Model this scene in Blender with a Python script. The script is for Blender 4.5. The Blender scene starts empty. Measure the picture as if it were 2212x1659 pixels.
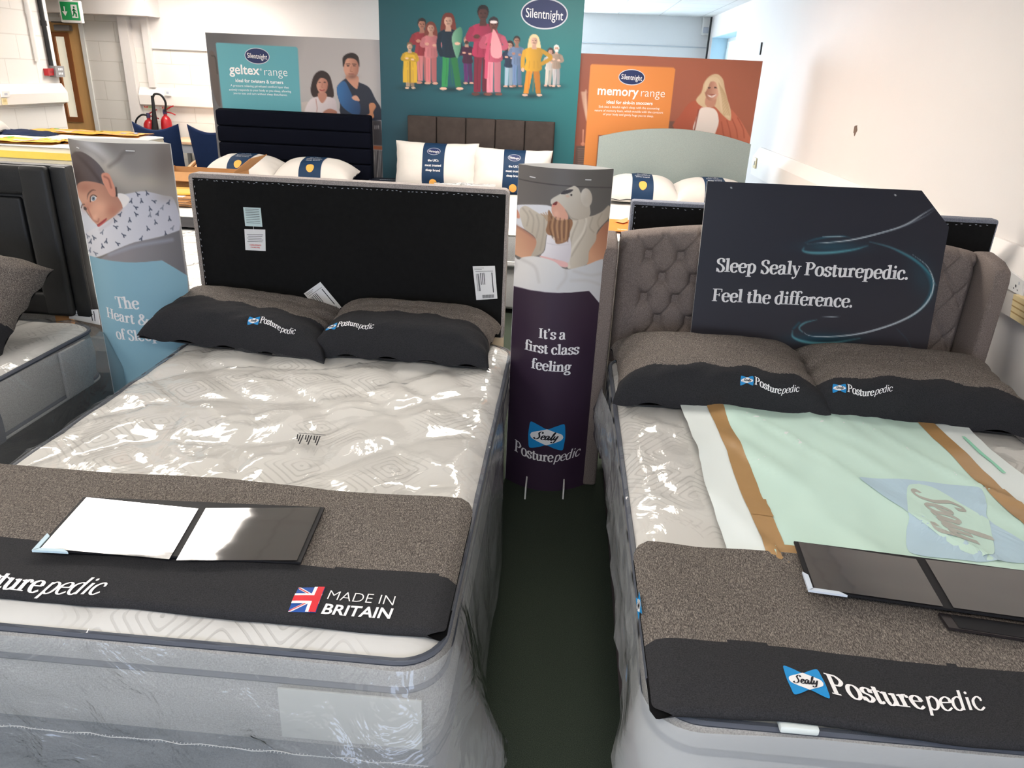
import bpy, bmesh, math, random
import numpy as np
from mathutils import Vector, Matrix, noise
random.seed(7)
SC = bpy.context.scene
COL = SC.collection
# ---------------------------------------------------------------- camera
FPX, PITCH, YAW, ROLL, CH = 1597.99, 0.397467, 0.059015, -0.044865, 1.65
_cy, _sy, _cp, _sp = math.cos(YAW), math.sin(YAW), math.cos(PITCH), math.sin(PITCH)
_f = Vector((-_sy*_cp, _cy*_cp, -_sp)); _r = Vector((_cy, _sy, 0)); _d = _f.cross(_r)
_r2 = math.cos(ROLL)*_r + math.sin(ROLL)*_d; _d2 = -math.sin(ROLL)*_r + math.cos(ROLL)*_d
cam = bpy.data.cameras.new('camera'); camo = bpy.data.objects.new('camera', cam); COL.objects.link(camo)
cam.sensor_fit = 'HORIZONTAL'; cam.sensor_width = 36.0; cam.lens = FPX/2212*36; cam.clip_start = .05
m = Matrix.Identity(4)
for i in range(3):
    m[i][0] = _r2[i]; m[i][1] = -_d2[i]; m[i][2] = -_f[i]
m[2][3] = CH
camo.matrix_world = m
SC.camera = camo
# ---------------------------------------------------------------- exposure, world
vs = SC.view_settings
vs.view_transform = 'Standard'; vs.look = 'None'; vs.exposure = 0.32; vs.gamma = 1.0; vs.use_curve_mapping = False
w = bpy.data.worlds.new('world'); SC.world = w; w.use_nodes = True
w.node_tree.nodes['Background'].inputs[0].default_value = (.75, .85, 1, 1)
w.node_tree.nodes['Background'].inputs[1].default_value = 0.5
SC.cycles.use_denoising = True; SC.cycles.use_light_tree = False
SC.cycles.max_bounces = 6; SC.cycles.transparent_max_bounces = 14
SC.cycles.diffuse_bounces = 3; SC.cycles.glossy_bounces = 2
SC.cycles.use_adaptive_sampling = True; SC.cycles.adaptive_threshold = .03
SC.cycles.caustics_reflective = False; SC.cycles.caustics_refractive = False
SC.cycles.sample_clamp_indirect = 6
LAMP_E = 17.0      # ceiling light diffusers
DAY_E = 38.0       # daylight from the added far window
# ---------------------------------------------------------------- unprojection helpers
def ray(x, y):
    return _r2*((x-1106)/FPX) + _d2*((y-829.5)/FPX) + _f
def at(x, y, ax, v):
    d = ray(x, y); o = Vector((0, 0, CH)); return o + d*((v-o[ax])/d[ax])
def atp(x, y, p0, n):
    d = ray(x, y); o = Vector((0, 0, CH)); return o + d*((p0-o).dot(n)/d.dot(n))
def proj(p):
    v = Vector(p) - Vector((0, 0, CH)); w_ = v.dot(_f)
    return 1106+FPX*v.dot(_r2)/w_, 829.5+FPX*v.dot(_d2)/w_
# ---------------------------------------------------------------- materials
def lin(c):
    return tuple(((x/255)/12.92 if x/255 <= .04045 else ((x/255+.055)/1.055)**2.4) for x in c[:3])
def nodes(name):
    mt = bpy.data.materials.new(name); mt.use_nodes = True
    nt = mt.node_tree; b = nt.nodes['Principled BSDF']
    return mt, nt, b
def N(nt, t, **kw):
    n = nt.nodes.new(t)
    for k, v in kw.items():
        if k.startswith('i_'):
            k = k[2:]; k = int(k) if k.isdigit() else k.replace('_', ' ')
            n.inputs[k].default_value = v
        else: setattr(n, k, v)
    return n
def tex(nt, scale=1.0, sx=(1, 1, 1), rot=(0, 0, 0)):
    tc = N(nt, 'ShaderNodeTexCoord'); mp = N(nt, 'ShaderNodeMapping')
    mp.inputs['Scale'].default_value = tuple(scale*s for s in sx); mp.inputs['Rotation'].default_value = rot
    nt.links.new(tc.outputs['Object'], mp.inputs[0]); return mp.outputs[0]
def M(name, col, rough=.6, spec=.4, var=.06, vs_=8, bump=0, bs=150, metal=0, coat=0, sheen=0, sx=(1, 1, 1)):
    mt, nt, b = nodes(name)
    c = lin(col); b.inputs['Roughness'].default_value = rough; b.inputs['Specular IOR Level'].default_value = spec
    b.inputs['Metallic'].default_value = metal; b.inputs['Coat Weight'].default_value = coat
    if sheen: b.inputs['Sheen Weight'].default_value = sheen
    nz = N(nt, 'ShaderNodeTexNoise', i_Scale=vs_, i_Detail=3.0); nt.links.new(tex(nt, 1, sx), nz.inputs['Vector'])
    mx = N(nt, 'ShaderNodeMix', data_type='RGBA')
    mx.inputs[6].default_value = (*[v*(1-var) for v in c], 1); mx.inputs[7].default_value = (*[min(1, v*(1+var)) for v in c], 1)
    nt.links.new(nz.outputs[0], mx.inputs[0]); nt.links.new(mx.outputs[2], b.inputs['Base Color'])
    if bump:
        n2 = N(nt, 'ShaderNodeTexNoise', i_Scale=bs, i_Detail=2.0); nt.links.new(tex(nt, 1, sx), n2.inputs['Vector'])
        bp = N(nt, 'ShaderNodeBump', i_Strength=bump, i_Distance=.004); nt.links.new(n2.outputs[0], bp.inputs['Height'])
        nt.links.new(bp.outputs[0], b.inputs['Normal'])
    return mt
def weave(name, c0, c1, sx=(260, 60, 260), bump=.4, rough=.85, rot=(0, 0, 0), c2=None):
    mt, nt, b = nodes(name); b.inputs['Roughness'].default_value = rough; b.inputs['Specular IOR Level'].default_value = .2
    n1 = N(nt, 'ShaderNodeTexNoise', i_Scale=1.0, i_Detail=3.0, i_Roughness=.7); nt.links.new(tex(nt, 1, sx, rot), n1.inputs['Vector'])
    cr = N(nt, 'ShaderNodeValToRGB'); cr.color_ramp.elements[0].position = .34; cr.color_ramp.elements[1].position = .66
    cr.color_ramp.elements[0].color = (*lin(c0), 1); cr.color_ramp.elements[1].color = (*lin(c1), 1)
    if c2:
        e = cr.color_ramp.elements.new(.5); e.color = (*lin(c2), 1)
    nt.links.new(n1.outputs[0], cr.inputs[0]); nt.links.new(cr.outputs[0], b.inputs['Base Color'])
    bp = N(nt, 'ShaderNodeBump', i_Strength=bump, i_Distance=.002); nt.links.new(n1.outputs[0], bp.inputs['Height'])
    nt.links.new(bp.outputs[0], b.inputs['Normal']); return mt
def emit(name, col, e):
    mt, nt, b = nodes(name); c = lin(col)
    b.inputs['Base Color'].default_value = (*c, 1); b.inputs['Emission Color'].default_value = (*c, 1); b.inputs['Emission Strength'].default_value = e
    return mt
def bricks(name, col, mort, wx, hz, axes, ms=.004, bump=.25, off=.5, rough=.75):
    mt, nt, b = nodes(name); b.inputs['Roughness'].default_value = rough; b.inputs['Specular IOR Level'].default_value = .3
    tc = N(nt, 'ShaderNodeTexCoord'); sp = N(nt, 'ShaderNodeSeparateXYZ'); cb = N(nt, 'ShaderNodeCombineXYZ')
    nt.links.new(tc.outputs['Object'], sp.inputs[0])
    nt.links.new(sp.outputs[axes[0]], cb.inputs[0]); nt.links.new(sp.outputs[axes[1]], cb.inputs[1])
    br = N(nt, 'ShaderNodeTexBrick', offset=off); nt.links.new(cb.outputs[0], br.inputs['Vector'])
    br.inputs['Color1'].default_value = (*lin(col), 1); br.inputs['Color2'].default_value = (*[v*.97 for v in lin(col)], 1)
    br.inputs['Mortar'].default_value = (*lin(mort), 1); br.inputs['Scale'].default_value = 1
    br.inputs['Mortar Size'].default_value = ms; br.inputs['Mortar Smooth'].default_value = .3
    br.inputs['Brick Width'].default_value = wx; br.inputs['Row Height'].default_value = hz
    nt.links.new(br.outputs['Color'], b.inputs['Base Color'])
    bp = N(nt, 'ShaderNodeBump', i_Strength=bump, i_Distance=.01, invert=True); nt.links.new(br.outputs['Fac'], bp.inputs['Height'])
    nt.links.new(bp.outputs[0], b.inputs['Normal']); return mt
def film_mat(name, haze=.06, gloss=1.0, rough=.07, tint=(255, 255, 255), bump=.5):
    mt = bpy.data.materials.new(name); mt.use_nodes = True; nt = mt.node_tree; nt.nodes.clear()
    out = N(nt, 'ShaderNodeOutputMaterial')
    tr = N(nt, 'ShaderNodeBsdfTransparent'); tr.inputs[0].default_value = (*[.6+.4*v for v in lin(tint)], 1)
    gl = N(nt, 'ShaderNodeBsdfGlossy', i_Roughness=rough); df = N(nt, 'ShaderNodeBsdfDiffuse'); df.inputs[0].default_value = (*lin((235, 238, 240)), 1)
    nz = N(nt, 'ShaderNodeTexNoise', i_Scale=1.0, i_Detail=4.0, i_Roughness=.55, i_Distortion=1.2); nt.links.new(tex(nt, 1, (5, 3.5, 5)), nz.inputs['Vector'])
    bp = N(nt, 'ShaderNodeBump', i_Strength=bump, i_Distance=.03); nt.links.new(nz.outputs[0], bp.inputs['Height'])
    nt.links.new(bp.outputs[0], gl.inputs['Normal'])
    ge = N(nt, 'ShaderNodeNewGeometry'); io = N(nt, 'ShaderNodeMath', operation='MULTIPLY_ADD', i_1=1/1.45-1.45, i_2=1.45); nt.links.new(ge.outputs['Backfacing'], io.inputs[0])
    fr = N(nt, 'ShaderNodeFresnel'); nt.links.new(io.outputs[0], fr.inputs['IOR']); nt.links.new(bp.outputs[0], fr.inputs['Normal'])
    mu = N(nt, 'ShaderNodeMath', operation='MULTIPLY', i_1=gloss); nt.links.new(fr.outputs[0], mu.inputs[0])
    m1 = N(nt, 'ShaderNodeMixShader', i_0=haze); nt.links.new(tr.outputs[0], m1.inputs[1]); nt.links.new(df.outputs[0], m1.inputs[2])
    m2 = N(nt, 'ShaderNodeMixShader'); nt.links.new(mu.outputs[0], m2.inputs[0]); nt.links.new(m1.outputs[0], m2.inputs[1]); nt.links.new(gl.outputs[0], m2.inputs[2])
    nt.links.new(m2.outputs[0], out.inputs[0]); return mt
def print_mat(name, rough=.45, spec=.4):
    mt, nt, b = nodes(name); b.inputs['Roughness'].default_value = rough; b.inputs['Specular IOR Level'].default_value = spec
    at_ = N(nt, 'ShaderNodeAttribute', attribute_name='ink'); nt.links.new(at_.outputs['Color'], b.inputs['Base Color']); return mt
def quilt_mat(name, base=(232, 229, 224), ink=(205, 201, 195)):
    # knitted ticking with faint nested diamond outlines
    mt, nt, b = nodes(name); b.inputs['Roughness'].default_value = .8; b.inputs['Specular IOR Level'].default_value = .2
    v = tex(nt, 1, (5.5, 5.5, 0), (0, 0, math.radians(40)))
    fr = N(nt, 'ShaderNodeVectorMath', operation='FRACTION'); nt.links.new(v, fr.inputs[0])
    sb = N(nt, 'ShaderNodeVectorMath', operation='SUBTRACT'); sb.inputs[1].default_value = (.5, .5, 0); nt.links.new(fr.outputs[0], sb.inputs[0])
    ab = N(nt, 'ShaderNodeVectorMath', operation='ABSOLUTE'); nt.links.new(sb.outputs[0], ab.inputs[0])
    sp = N(nt, 'ShaderNodeSeparateXYZ'); nt.links.new(ab.outputs[0], sp.inputs[0])
    mx = N(nt, 'ShaderNodeMath', operation='SMOOTH_MAX', i_2=.12); nt.links.new(sp.outputs[0], mx.inputs[0]); nt.links.new(sp.outputs[1], mx.inputs[1])
    sn = N(nt, 'ShaderNodeMath', operation='MULTIPLY', i_1=62.0); nt.links.new(mx.outputs[0], sn.inputs[0])
    si = N(nt, 'ShaderNodeMath', operation='SINE'); nt.links.new(sn.outputs[0], si.inputs[0])
    gt = N(nt, 'ShaderNodeMapRange', interpolation_type='SMOOTHSTEP'); gt.inputs[1].default_value = .45; gt.inputs[2].default_value = .95; nt.links.new(si.outputs[0], gt.inputs[0])
    nz = N(nt, 'ShaderNodeTexNoise', i_Scale=4.0, i_Detail=1.0); nt.links.new(tex(nt), nz.inputs[0])
    ms = N(nt, 'ShaderNodeMapRange', interpolation_type='SMOOTHSTEP'); ms.inputs[1].default_value = .45; ms.inputs[2].default_value = .6; nt.links.new(nz.outputs[0], ms.inputs[0])
    ml = N(nt, 'ShaderNodeMath', operation='MULTIPLY'); nt.links.new(gt.outputs[0], ml.inputs[0]); nt.links.new(ms.outputs[0], ml.inputs[1])
    cm = N(nt, 'ShaderNodeMix', data_type='RGBA'); cm.inputs[6].default_value = (*lin(base), 1); cm.inputs[7].default_value = (*lin(ink), 1)
    nt.links.new(ml.outputs[0], cm.inputs[0]); nt.links.new(cm.outputs[2], b.inputs['Base Color'])
    bp = N(nt, 'ShaderNodeBump', i_Strength=.35, i_Distance=.003, invert=True); nt.links.new(ml.outputs[0], bp.inputs['Height']); nt.links.new(bp.outputs[0], b.inputs['Normal'])
    return mt
def gloss_mat(name, col, rough=.06, wave=.15, spec=.5, sx=(5, 60, 5), coat=0):
    mt, nt, b = nodes(name); b.inputs['Base Color'].default_value = (*lin(col), 1); b.inputs['Roughness'].default_value = rough; b.inputs['Specular IOR Level'].default_value = spec; b.inputs['Coat Weight'].default_value = coat; b.inputs['Coat Roughness'].default_value = rough
    nz = N(nt, 'ShaderNodeTexNoise', i_Scale=1.0, i_Detail=2.0); nt.links.new(tex(nt, 1, sx), nz.inputs['Vector'])
    bp = N(nt, 'ShaderNodeBump', i_Strength=wave, i_Distance=.004); nt.links.new(nz.outputs[0], bp.inputs['Height']); nt.links.new(bp.outputs[0], b.inputs['Normal'])
    return mt
# ---------------------------------------------------------------- mesh builder
MW = {}
class MB:
    def __init__(s): s.v, s.f, s.mi, s.col, s.sm = [], [], [], None, True
    def add(s, vs_, fs, mi=0):
        o = len(s.v); s.v += [Vector(p) for p in vs_]; s.f += [tuple(i+o for i in f) for f in fs]; s.mi += [mi]*len(fs); return s
    def box(s, x0, x1, y0, y1, z0, z1, r=0, seg=2, mi=0, mat=None):
        bm = bmesh.new(); bmesh.ops.create_cube(bm, size=1)
        for v in bm.verts: v.co = Vector(((x0+x1)/2+v.co.x*(x1-x0), (y0+y1)/2+v.co.y*(y1-y0), (z0+z1)/2+v.co.z*(z1-z0)))
        if r: bmesh.ops.bevel(bm, geom=bm.edges[:], offset=min(r, .49*min(x1-x0, y1-y0, z1-z0)), segments=seg, affect='EDGES', profile=.5)
        if mat: bm.transform(mat)
        bm.verts.index_update(); s.add([v.co.copy() for v in bm.verts], [[v.index for v in f.verts] for f in bm.faces], mi); bm.free(); return s
    def grid(s, fn, nu, nv, mi=0, flip=False, mif=None):
        o = len(s.v)
        for j in range(nv+1):
            for i in range(nu+1): s.v.append(Vector(fn(i/nu, j/nv)))
        for j in range(nv):
            for i in range(nu):
                a = o+j*(nu+1)+i; q = (a, a+1, a+nu+2, a+nu+1)
                s.f.append(q[::-1] if flip else q); s.mi.append(mif((i+.5)/nu, (j+.5)/nv) if mif else mi)
        return s
    def tube(s, path, r, n=8, closed=False, mi=0, cap=True):
        path = [Vector(p) for p in path]; L = len(path); o = len(s.v)
        rr = r if isinstance(r, (list, tuple)) else [r]*L
        up = None
        for i, p in enumerate(path):
            a = path[(i-1) % L] if (closed or i) else p; b = path[(i+1) % L] if (closed or i < L-1) else p
            t = (b-a).normalized()
            if up is None: up = t.orthogonal().normalized()
            up = (up - t*up.dot(t)).normalized(); sd = t.cross(up)
            for k in range(n):
                an = 2*math.pi*k/n; s.v.append(p + (up*math.cos(an)+sd*math.sin(an))*rr[i])
        for i in range(L if closed else L-1):
            for k in range(n):
                a = o+i*n+k; b = o+i*n+(k+1) % n; c = o+((i+1) % L)*n+(k+1) % n; d = o+((i+1) % L)*n+k
                s.f.append((a, b, c, d)); s.mi.append(mi)
        if cap and not closed:
            s.f.append(tuple(o+k for k in range(n))[::-1]); s.f.append(tuple(o+(L-1)*n+k for k in range(n))); s.mi += [mi, mi]
        return s
    def lathe(s, prof, c, n=20, mi=0):
        o = len(s.v); c = Vector(c)
        for r, z in prof:
            for k in range(n): s.v.append(c+Vector((r*math.cos(2*math.pi*k/n), r*math.sin(2*math.pi*k/n), z)))
        for i in range(len(prof)-1):
            for k in range(n):
                s.f.append((o+i*n+k, o+i*n+(k+1) % n, o+(i+1)*n+(k+1) % n, o+(i+1)*n+k)); s.mi.append(mi)
        s.f.append(tuple(o+k for k in range(n))[::-1]); s.f.append(tuple(o+(len(prof)-1)*n+k for k in range(n))); s.mi += [mi, mi]
        return s
    def prism(s, pts, n, th, mi=0):
        n = Vector(n); L = len(pts); o = len(s.v)
        s.v += [Vector(p) for p in pts] + [Vector(p)+n*th for p in pts]
        s.f += [tuple(range(o, o+L))[::-1], tuple(range(o+L, o+2*L))] + [(o+i, o+(i+1) % L, o+L+(i+1) % L, o+L+i) for i in range(L)]; s.mi += [mi]*(L+2); return s
    def poly(s, pts, mi=0):
        o = len(s.v); s.v += [Vector(p) for p in pts]; s.f.append(tuple(range(o, o+len(pts)))); s.mi.append(mi); return s
    def build(s, name, mats, parent=None, local=False, smooth=True, sharp=40, label=None):
        me = bpy.data.meshes.new(name)
        v = s.v
        if parent is not None and not local:
            inv = MW[parent.name].inverted(); v = [inv @ p for p in v]
        me.from_pydata([tuple(p) for p in v], [], s.f); me.validate(); 
        for mt in (mats if isinstance(mats, (list, tuple)) else [mats]): me.materials.append(mt)
        if any(s.mi) and len(me.polygons) == len(s.mi): me.polygons.foreach_set('material_index', s.mi)
        if smooth:
            me.polygons.foreach_set('use_smooth', [True]*len(me.polygons)); me.set_sharp_from_angle(angle=math.radians(sharp))
        if s.col is not None:
            ca = me.color_attributes.new('ink', 'FLOAT_COLOR', 'POINT'); ca.data.foreach_set('color', np.asarray(s.col, dtype=np.float32).ravel())
        me.update()
        o = bpy.data.objects.new(name, me); COL.objects.link(o)
        if parent is not None: o.parent = parent; MW[o.name] = MW[parent.name]
        else: MW[o.name] = Matrix.Identity(4)
        if label: o['label'] = label
        return o
def tag(o, label, cat, group=None):
    o['label'] = label; o['category'] = cat
    if group: o['group'] = group
    return o
def thing(name, label, cat, loc=(0, 0, 0), rot=None, group=None):
    o = bpy.data.objects.new(name, None); COL.objects.link(o); o.empty_display_size = .1
    mt = Matrix.Translation(Vector(loc))
    if rot is not None: mt = mt @ (rot.to_4x4() if isinstance(rot, Matrix) else Matrix.Rotation(rot, 4, 'Z'))
    o.matrix_world = mt; MW[o.name] = mt.copy(); return tag(o, label, cat, group)
def struct(o): o['kind'] = 'structure'; return o
def copy_thing(src, loc, rotz=0, label=None, group=None):
    c = src.copy(); COL.objects.link(c); c.location = loc; c.rotation_euler = (0, 0, rotz)
    MW[c.name] = Matrix.Translation(Vector(loc)) @ Matrix.Rotation(rotz, 4, 'Z')
    if label: c['label'] = label
    if group: c['group'] = group
    def kids(a, b):
        for ch in list(a.children):
            d = ch.copy(); COL.objects.link(d); d.parent = b; kids(ch, d)
    kids(src, c); return c
def sm3(path, k=6):
    p = [Vector(q) for q in path]; out = []
    for i in range(len(p)-1):
        p0 = p[i-1] if i else p[0]*2-p[1]; p3 = p[i+2] if i < len(p)-2 else p[-1]*2-p[-2]
        for j in range(k):
            t = j/k; out.append(.5*((2*p[i])+(p[i+1]-p0)*t+(2*p0-5*p[i]+4*p[i+1]-p3)*t*t+(3*p[i]-p0-3*p[i+1]+p3)*t**3))
    return out+[p[-1]]
def fbm(x, y, z=0, o=3):
    return noise.fractal(Vector((x, y, z)), 1.0, 2.0, o)
# ---------------------------------------------------------------- lettering
SERIF = {
 'o': (.53, [('e', .265, .24, .185, .25)]),
 'e': (.48, [('h', .08, .43, .27), ('c', [(.42, .27), (.39, .42), (.26, .49), (.11, .39), (.085, .23), (.14, .06), (.27, -.01), (.43, .09)])]),
 'c': (.46, [('d', .385, .37, .06), ('c', [(.40, .40), (.27, .49), (.12, .39), (.085, .23), (.14, .06), (.27, -.01), (.43, .10)])]),
 'a': (.51, [('v', .35, .0, .36, ''), ('c', [(.10, .38), (.15, .47), (.25, .49), (.33, .44), (.35, .33)]), ('d', .11, .37, .055), ('c', [(.35, .29), (.20, .25), (.09, .17), (.09, .07), (.17, 0), (.27, .03), (.35, .10)]), ('h', .38, .48, .02)]),
 'd': (.56, [('v', .40, 0, .74, 'tr'), ('c', [(.40, .42), (.28, .49), (.13, .40), (.09, .23), (.14, .06), (.27, -.01), (.40, .09)])]),
 'p': (.56, [('v', .15, -.22, .48, 'bt'), ('c', [(.15, .38), (.28, .49), (.43, .40), (.465, .24), (.41, .06), (.28, -.01), (.15, .07)])]),
 'g': (.51, [('e', .23, .31, .135, .18), ('e', .24, -.13, .18, .10), ('c', [(.15, .15), (.11, .07), (.2, .03), (.34, .0), (.42, -.1)]), ('l', [(.33, .42), (.49, .47)]), ('d', .47, .44, .045)]),
 'r': (.41, [('v', .15, 0, .48, 'bt'), ('c', [(.15, .33), (.23, .46), (.34, .49)]), ('d', .345, .425, .06)]),
 's': (.42, [('c', [(.35, .35), (.31, .46), (.20, .49), (.09, .41), (.12, .30), (.28, .22), (.35, .12), (.28, .02), (.17, -.01), (.07, .12)]), ('l', [(.35, .47), (.35, .33)]), ('l', [(.065, .14), (.065, .0)])]),
 't': (.34, [('v', .15, .09, .61, ''), ('h', .02, .31, .46), ('c', [(.15, .12), (.19, .0), (.33, .07)])]),
 'u': (.58, [('v', .14, .10, .48, 't'), ('v', .43, 0, .48, 'tr'), ('c', [(.14, .12), (.21, .0), (.33, .03), (.43, .14)])]),
 'n': (.59, [('v', .15, 0, .48, 'bt'), ('v', .45, 0, .34, 'b'), ('c', [(.15, .34), (.25, .46), (.37, .48), (.45, .33)])]),
 'h': (.59, [('v', .15, 0, .74, 'bt'), ('v', .45, 0, .34, 'b'), ('c', [(.15, .34), (.25, .46), (.37, .48), (.45, .33)])]),
 'i': (.29, [('v', .15, 0, .48, 'bt'), ('d', .145, .64, .072)]),
 'l': (.29, [('v', .15, 0, .74, 'bt')]),
 'f': (.33, [('v', .15, 0, .6, 'b'), ('c', [(.15, .56), (.18, .70), (.28, .75), (.36, .72)]), ('d', .36, .69, .05), ('h', .03, .31, .46)]),
 'y': (.50, [('l', [(.09, .48), (.28, .02)]), ('t', [(.43, .48), (.24, -.12), (.14, -.2)]), ('h', 0, .19, .47), ('h', .33, .52, .47), ('d', .10, -.17, .055)]),
 '.': (.22, [('d', .1, .06, .075)]), "'": (.22, [('d', .1, .66, .07), ('t', [(.15, .66), (.07, .52)])]), ' ': (.24, []),
 'I': (.36, [('v', .18, 0, .7, 'bT')]),
 'T': (.60, [('v', .30, 0, .7, 'b'), ('h', .03, .57, .68), ('t', [(.035, .69), (.035, .52)]), ('t', [(.565, .69), (.565, .52)])]),
 'H': (.74, [('v', .16, 0, .7, 'bT'), ('v', .58, 0, .7, 'bT'), ('h', .16, .58, .36)]),
 'F': (.55, [('v', .16, 0, .7, 'bT'), ('h', .16, .53, .68), ('t', [(.525, .69), (.525, .53)]), ('h', .16, .40, .37), ('t', [(.40, .45), (.40, .29)])]),
 'P': (.58, [('v', .16, 0, .7, 'bT'), ('c', [(.16, .68), (.36, .68), (.50, .53), (.38, .36), (.16, .34)])]),
 'S': (.52, [('c', [(.43, .53), (.38, .67), (.25, .71), (.11, .61), (.14, .46), (.32, .35), (.44, .19), (.37, .03), (.22, -.01), (.08, .15)]), ('t', [(.44, .69), (.44, .5)]), ('t', [(.07, .2), (.07, .0)])]),
 '&': (.78, [('c', [(.66, .38), (.56, .2), (.38, .03), (.2, -.01), (.09, .14), (.17, .31), (.34, .42), (.42, .57), (.32, .7), (.2, .62), (.25, .44), (.45, .2), (.68, 0)]), ('h', .58, .76, .39)]),
}
SCRIPT = [[(.46, .60), (.43, .74), (.31, .76), (.22, .62), (.29, .44), (.36, .24), (.29, .05), (.13, -.01), (.03, .08), (.10, .14)],
 [(.50, .16), (.64, .24), (.70, .37), (.61, .43), (.52, .28), (.54, .08), (.66, .01), (.80, .14)],
 [(1.0, .36), (.90, .43), (.79, .28), (.81, .05), (.91, .06), (1.02, .38), (1.0, .10), (1.08, .03), (1.16, .22)],
 [(1.14, .16), (1.26, .5), (1.29, .78), (1.23, .6), (1.20, .12), (1.27, .02), (1.35, .2)],
 [(1.38, .42), (1.36, .14), (1.44, .06), (1.56, .3), (1.58, .42), (1.55, .1), (1.49, -.18), (1.35, -.22), (1.3, -.12)]]
def spline(pts, closed=False, k=8):
    p = [Vector((a, b)) for a, b in pts]; L = len(p); out = []
    for i in range(L if closed else L-1):
        p0 = p[i-1] if (closed or i) else p[0]*2-p[1]; p1 = p[i]; p2 = p[(i+1) % L]; p3 = p[(i+2) % L] if (closed or i < L-2) else p2*2-p1
        for j in range(k):
            t = j/k; out.append(.5*((2*p1)+(p2-p0)*t+(2*p0-5*p1+4*p2-p3)*t*t+(3*p1-p0-3*p2+p3)*t**3))
    if not closed: out.append(p[-1])
    return out
def nib(mb, pts, fn, T, t, closed=False, mi=0):
    L = len(pts); o = len(mb.v)
    for i, p in enumerate(pts):
        a = pts[(i-1) % L] if (closed or i) else p; b = pts[(i+1) % L] if (closed or i < L-1) else p
        d = (b-a); d = d.normalized() if d.length > 1e-9 else Vector((1, 0))
        wv = (t+(T-t)*abs(d.y)**1.6)/2; n = Vector((-d.y, d.x))
        for q in (p-n*wv, p+n*wv): mb.v.append(Vector(fn(q.x, q.y)))
    for i in range(L if closed else L-1):
        j = (i+1) % L; mb.f.append((o+2*i, o+2*j, o+2*j+1, o+2*i+1)); mb.mi.append(mi)
STK = [0]
def serif(mb, s, fn, italic_from=99, T=.155, t=.048, track=-.012, mi=0, dry=False):
    """lettering in em units, left baseline at 0,0; fn maps (u, v) to a point; returns the width"""
    x = 0
    for i, ch in enumerate(s):
        adv, st = SERIF[ch]; it = i >= italic_from; tt, hh = (T*.72, t*.9) if it else (T, t)
        if not dry:
            g = (lambda a, b, x=x: fn(x+a+(.24*b if it else 0), b))
            for k in st:
                STK[0] = (STK[0]+1) % 24
                if k[0] == 'v':
                    _, cx, y0, y1, fl = k
                    nq = max(1, int((y1-y0)/.12))
                    nib(mb, [Vector((cx, y0+(y1-y0)*q/nq)) for q in range(nq+1)], g, tt, hh, mi=mi)
                    def bar(a, b, y): mb.poly([g(a, y), g(b, y), g(b, y+hh*.9), g(a, y+hh*.9)], mi)
                    e = .075+tt/2
                    if not it:
                        if 'b' in fl: bar(cx-e, cx+e, y0)
                        if 'r' in fl: bar(cx, cx+e, y0)
                        if 'T' in fl: bar(cx-e, cx+e, y1-hh*.9)
                        if 't' in fl: mb.poly([g(cx-e, y1-hh*1.5), g(cx-tt/2, y1-hh*2), g(cx, y1), g(cx-e, y1-hh*.6)], mi)
                elif k[0] == 'c': nib(mb, spline(k[1]), g, tt, hh, mi=mi)
                elif k[0] in 'lt': nib(mb, [Vector(q) for q in k[1]], g, tt if k[0] == 'l' else hh*1.2, hh, mi=mi)
                elif k[0] == 'h': mb.poly([g(k[1], k[3]-hh/2), g(k[2], k[3]-hh/2), g(k[2], k[3]+hh/2), g(k[1], k[3]+hh/2)], mi)
                elif k[0] == 'd': mb.poly([g(k[1]+k[3]*.95*tt/.14*math.cos(a*math.pi/7), k[2]+k[3]*tt/.14*math.sin(a*math.pi/7)) for a in range(14)], mi)
                elif k[0] == 'e': nib(mb, [Vector((k[1]+k[3]*math.cos(a*math.pi/14), k[2]+k[4]*math.sin(a*math.pi/14))) for a in range(28)], g, tt, hh, True, mi)
        x += adv*(.93 if it else 1)+track
    return x
_txt = {}
def sans_data(s, bold):
    key = (s, bold)
    if key not in _txt:
        cu = bpy.data.curves.new('t', 'FONT'); cu.body = s; cu.size = 1; cu.resolution_u = 3; cu.offset = bold; cu.fill_mode = 'FRONT'
        ob = bpy.data.objects.new('t', cu); COL.objects.link(ob)
        dg = bpy.context.evaluated_depsgraph_get(); me = bpy.data.meshes.new_from_object(ob.evaluated_get(dg))
        _txt[key] = ([(v.co.x, v.co.y) for v in me.vertices], [tuple(p.vertices) for p in me.polygons])
        bpy.data.objects.remove(ob); bpy.data.curves.remove(cu); bpy.data.meshes.remove(me)
    return _txt[key]
def sans(mb, s, fn, bold=0, shear=0, mi=0, dry=False):
    v, f = sans_data(s, bold)
    if not dry: mb.add([fn(a+shear*b, b) for a, b in v], f, mi)
    return max(a for a, b in v)
def fit(mb, kind, s, A, B, n, hk=1.0, lift=.0012, post=None, **kw):
    """write s between two points A (left baseline) and B (right baseline) on a plane with outward normal n"""
    fnw = serif if kind == 'serif' else sans
    wd = fnw(MB(), s, lambda a, b: (0, 0, 0), dry=True, **kw)
    X = (B-A)/wd; Y = n.cross(B-A).normalized()*X.length*hk
    f0 = lambda a, b: A+X*a+Y*b+n*(lift+STK[0]*4e-5)
    fnw(mb, s, (lambda a, b: post(f0(a, b))) if post else f0, **kw)
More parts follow.
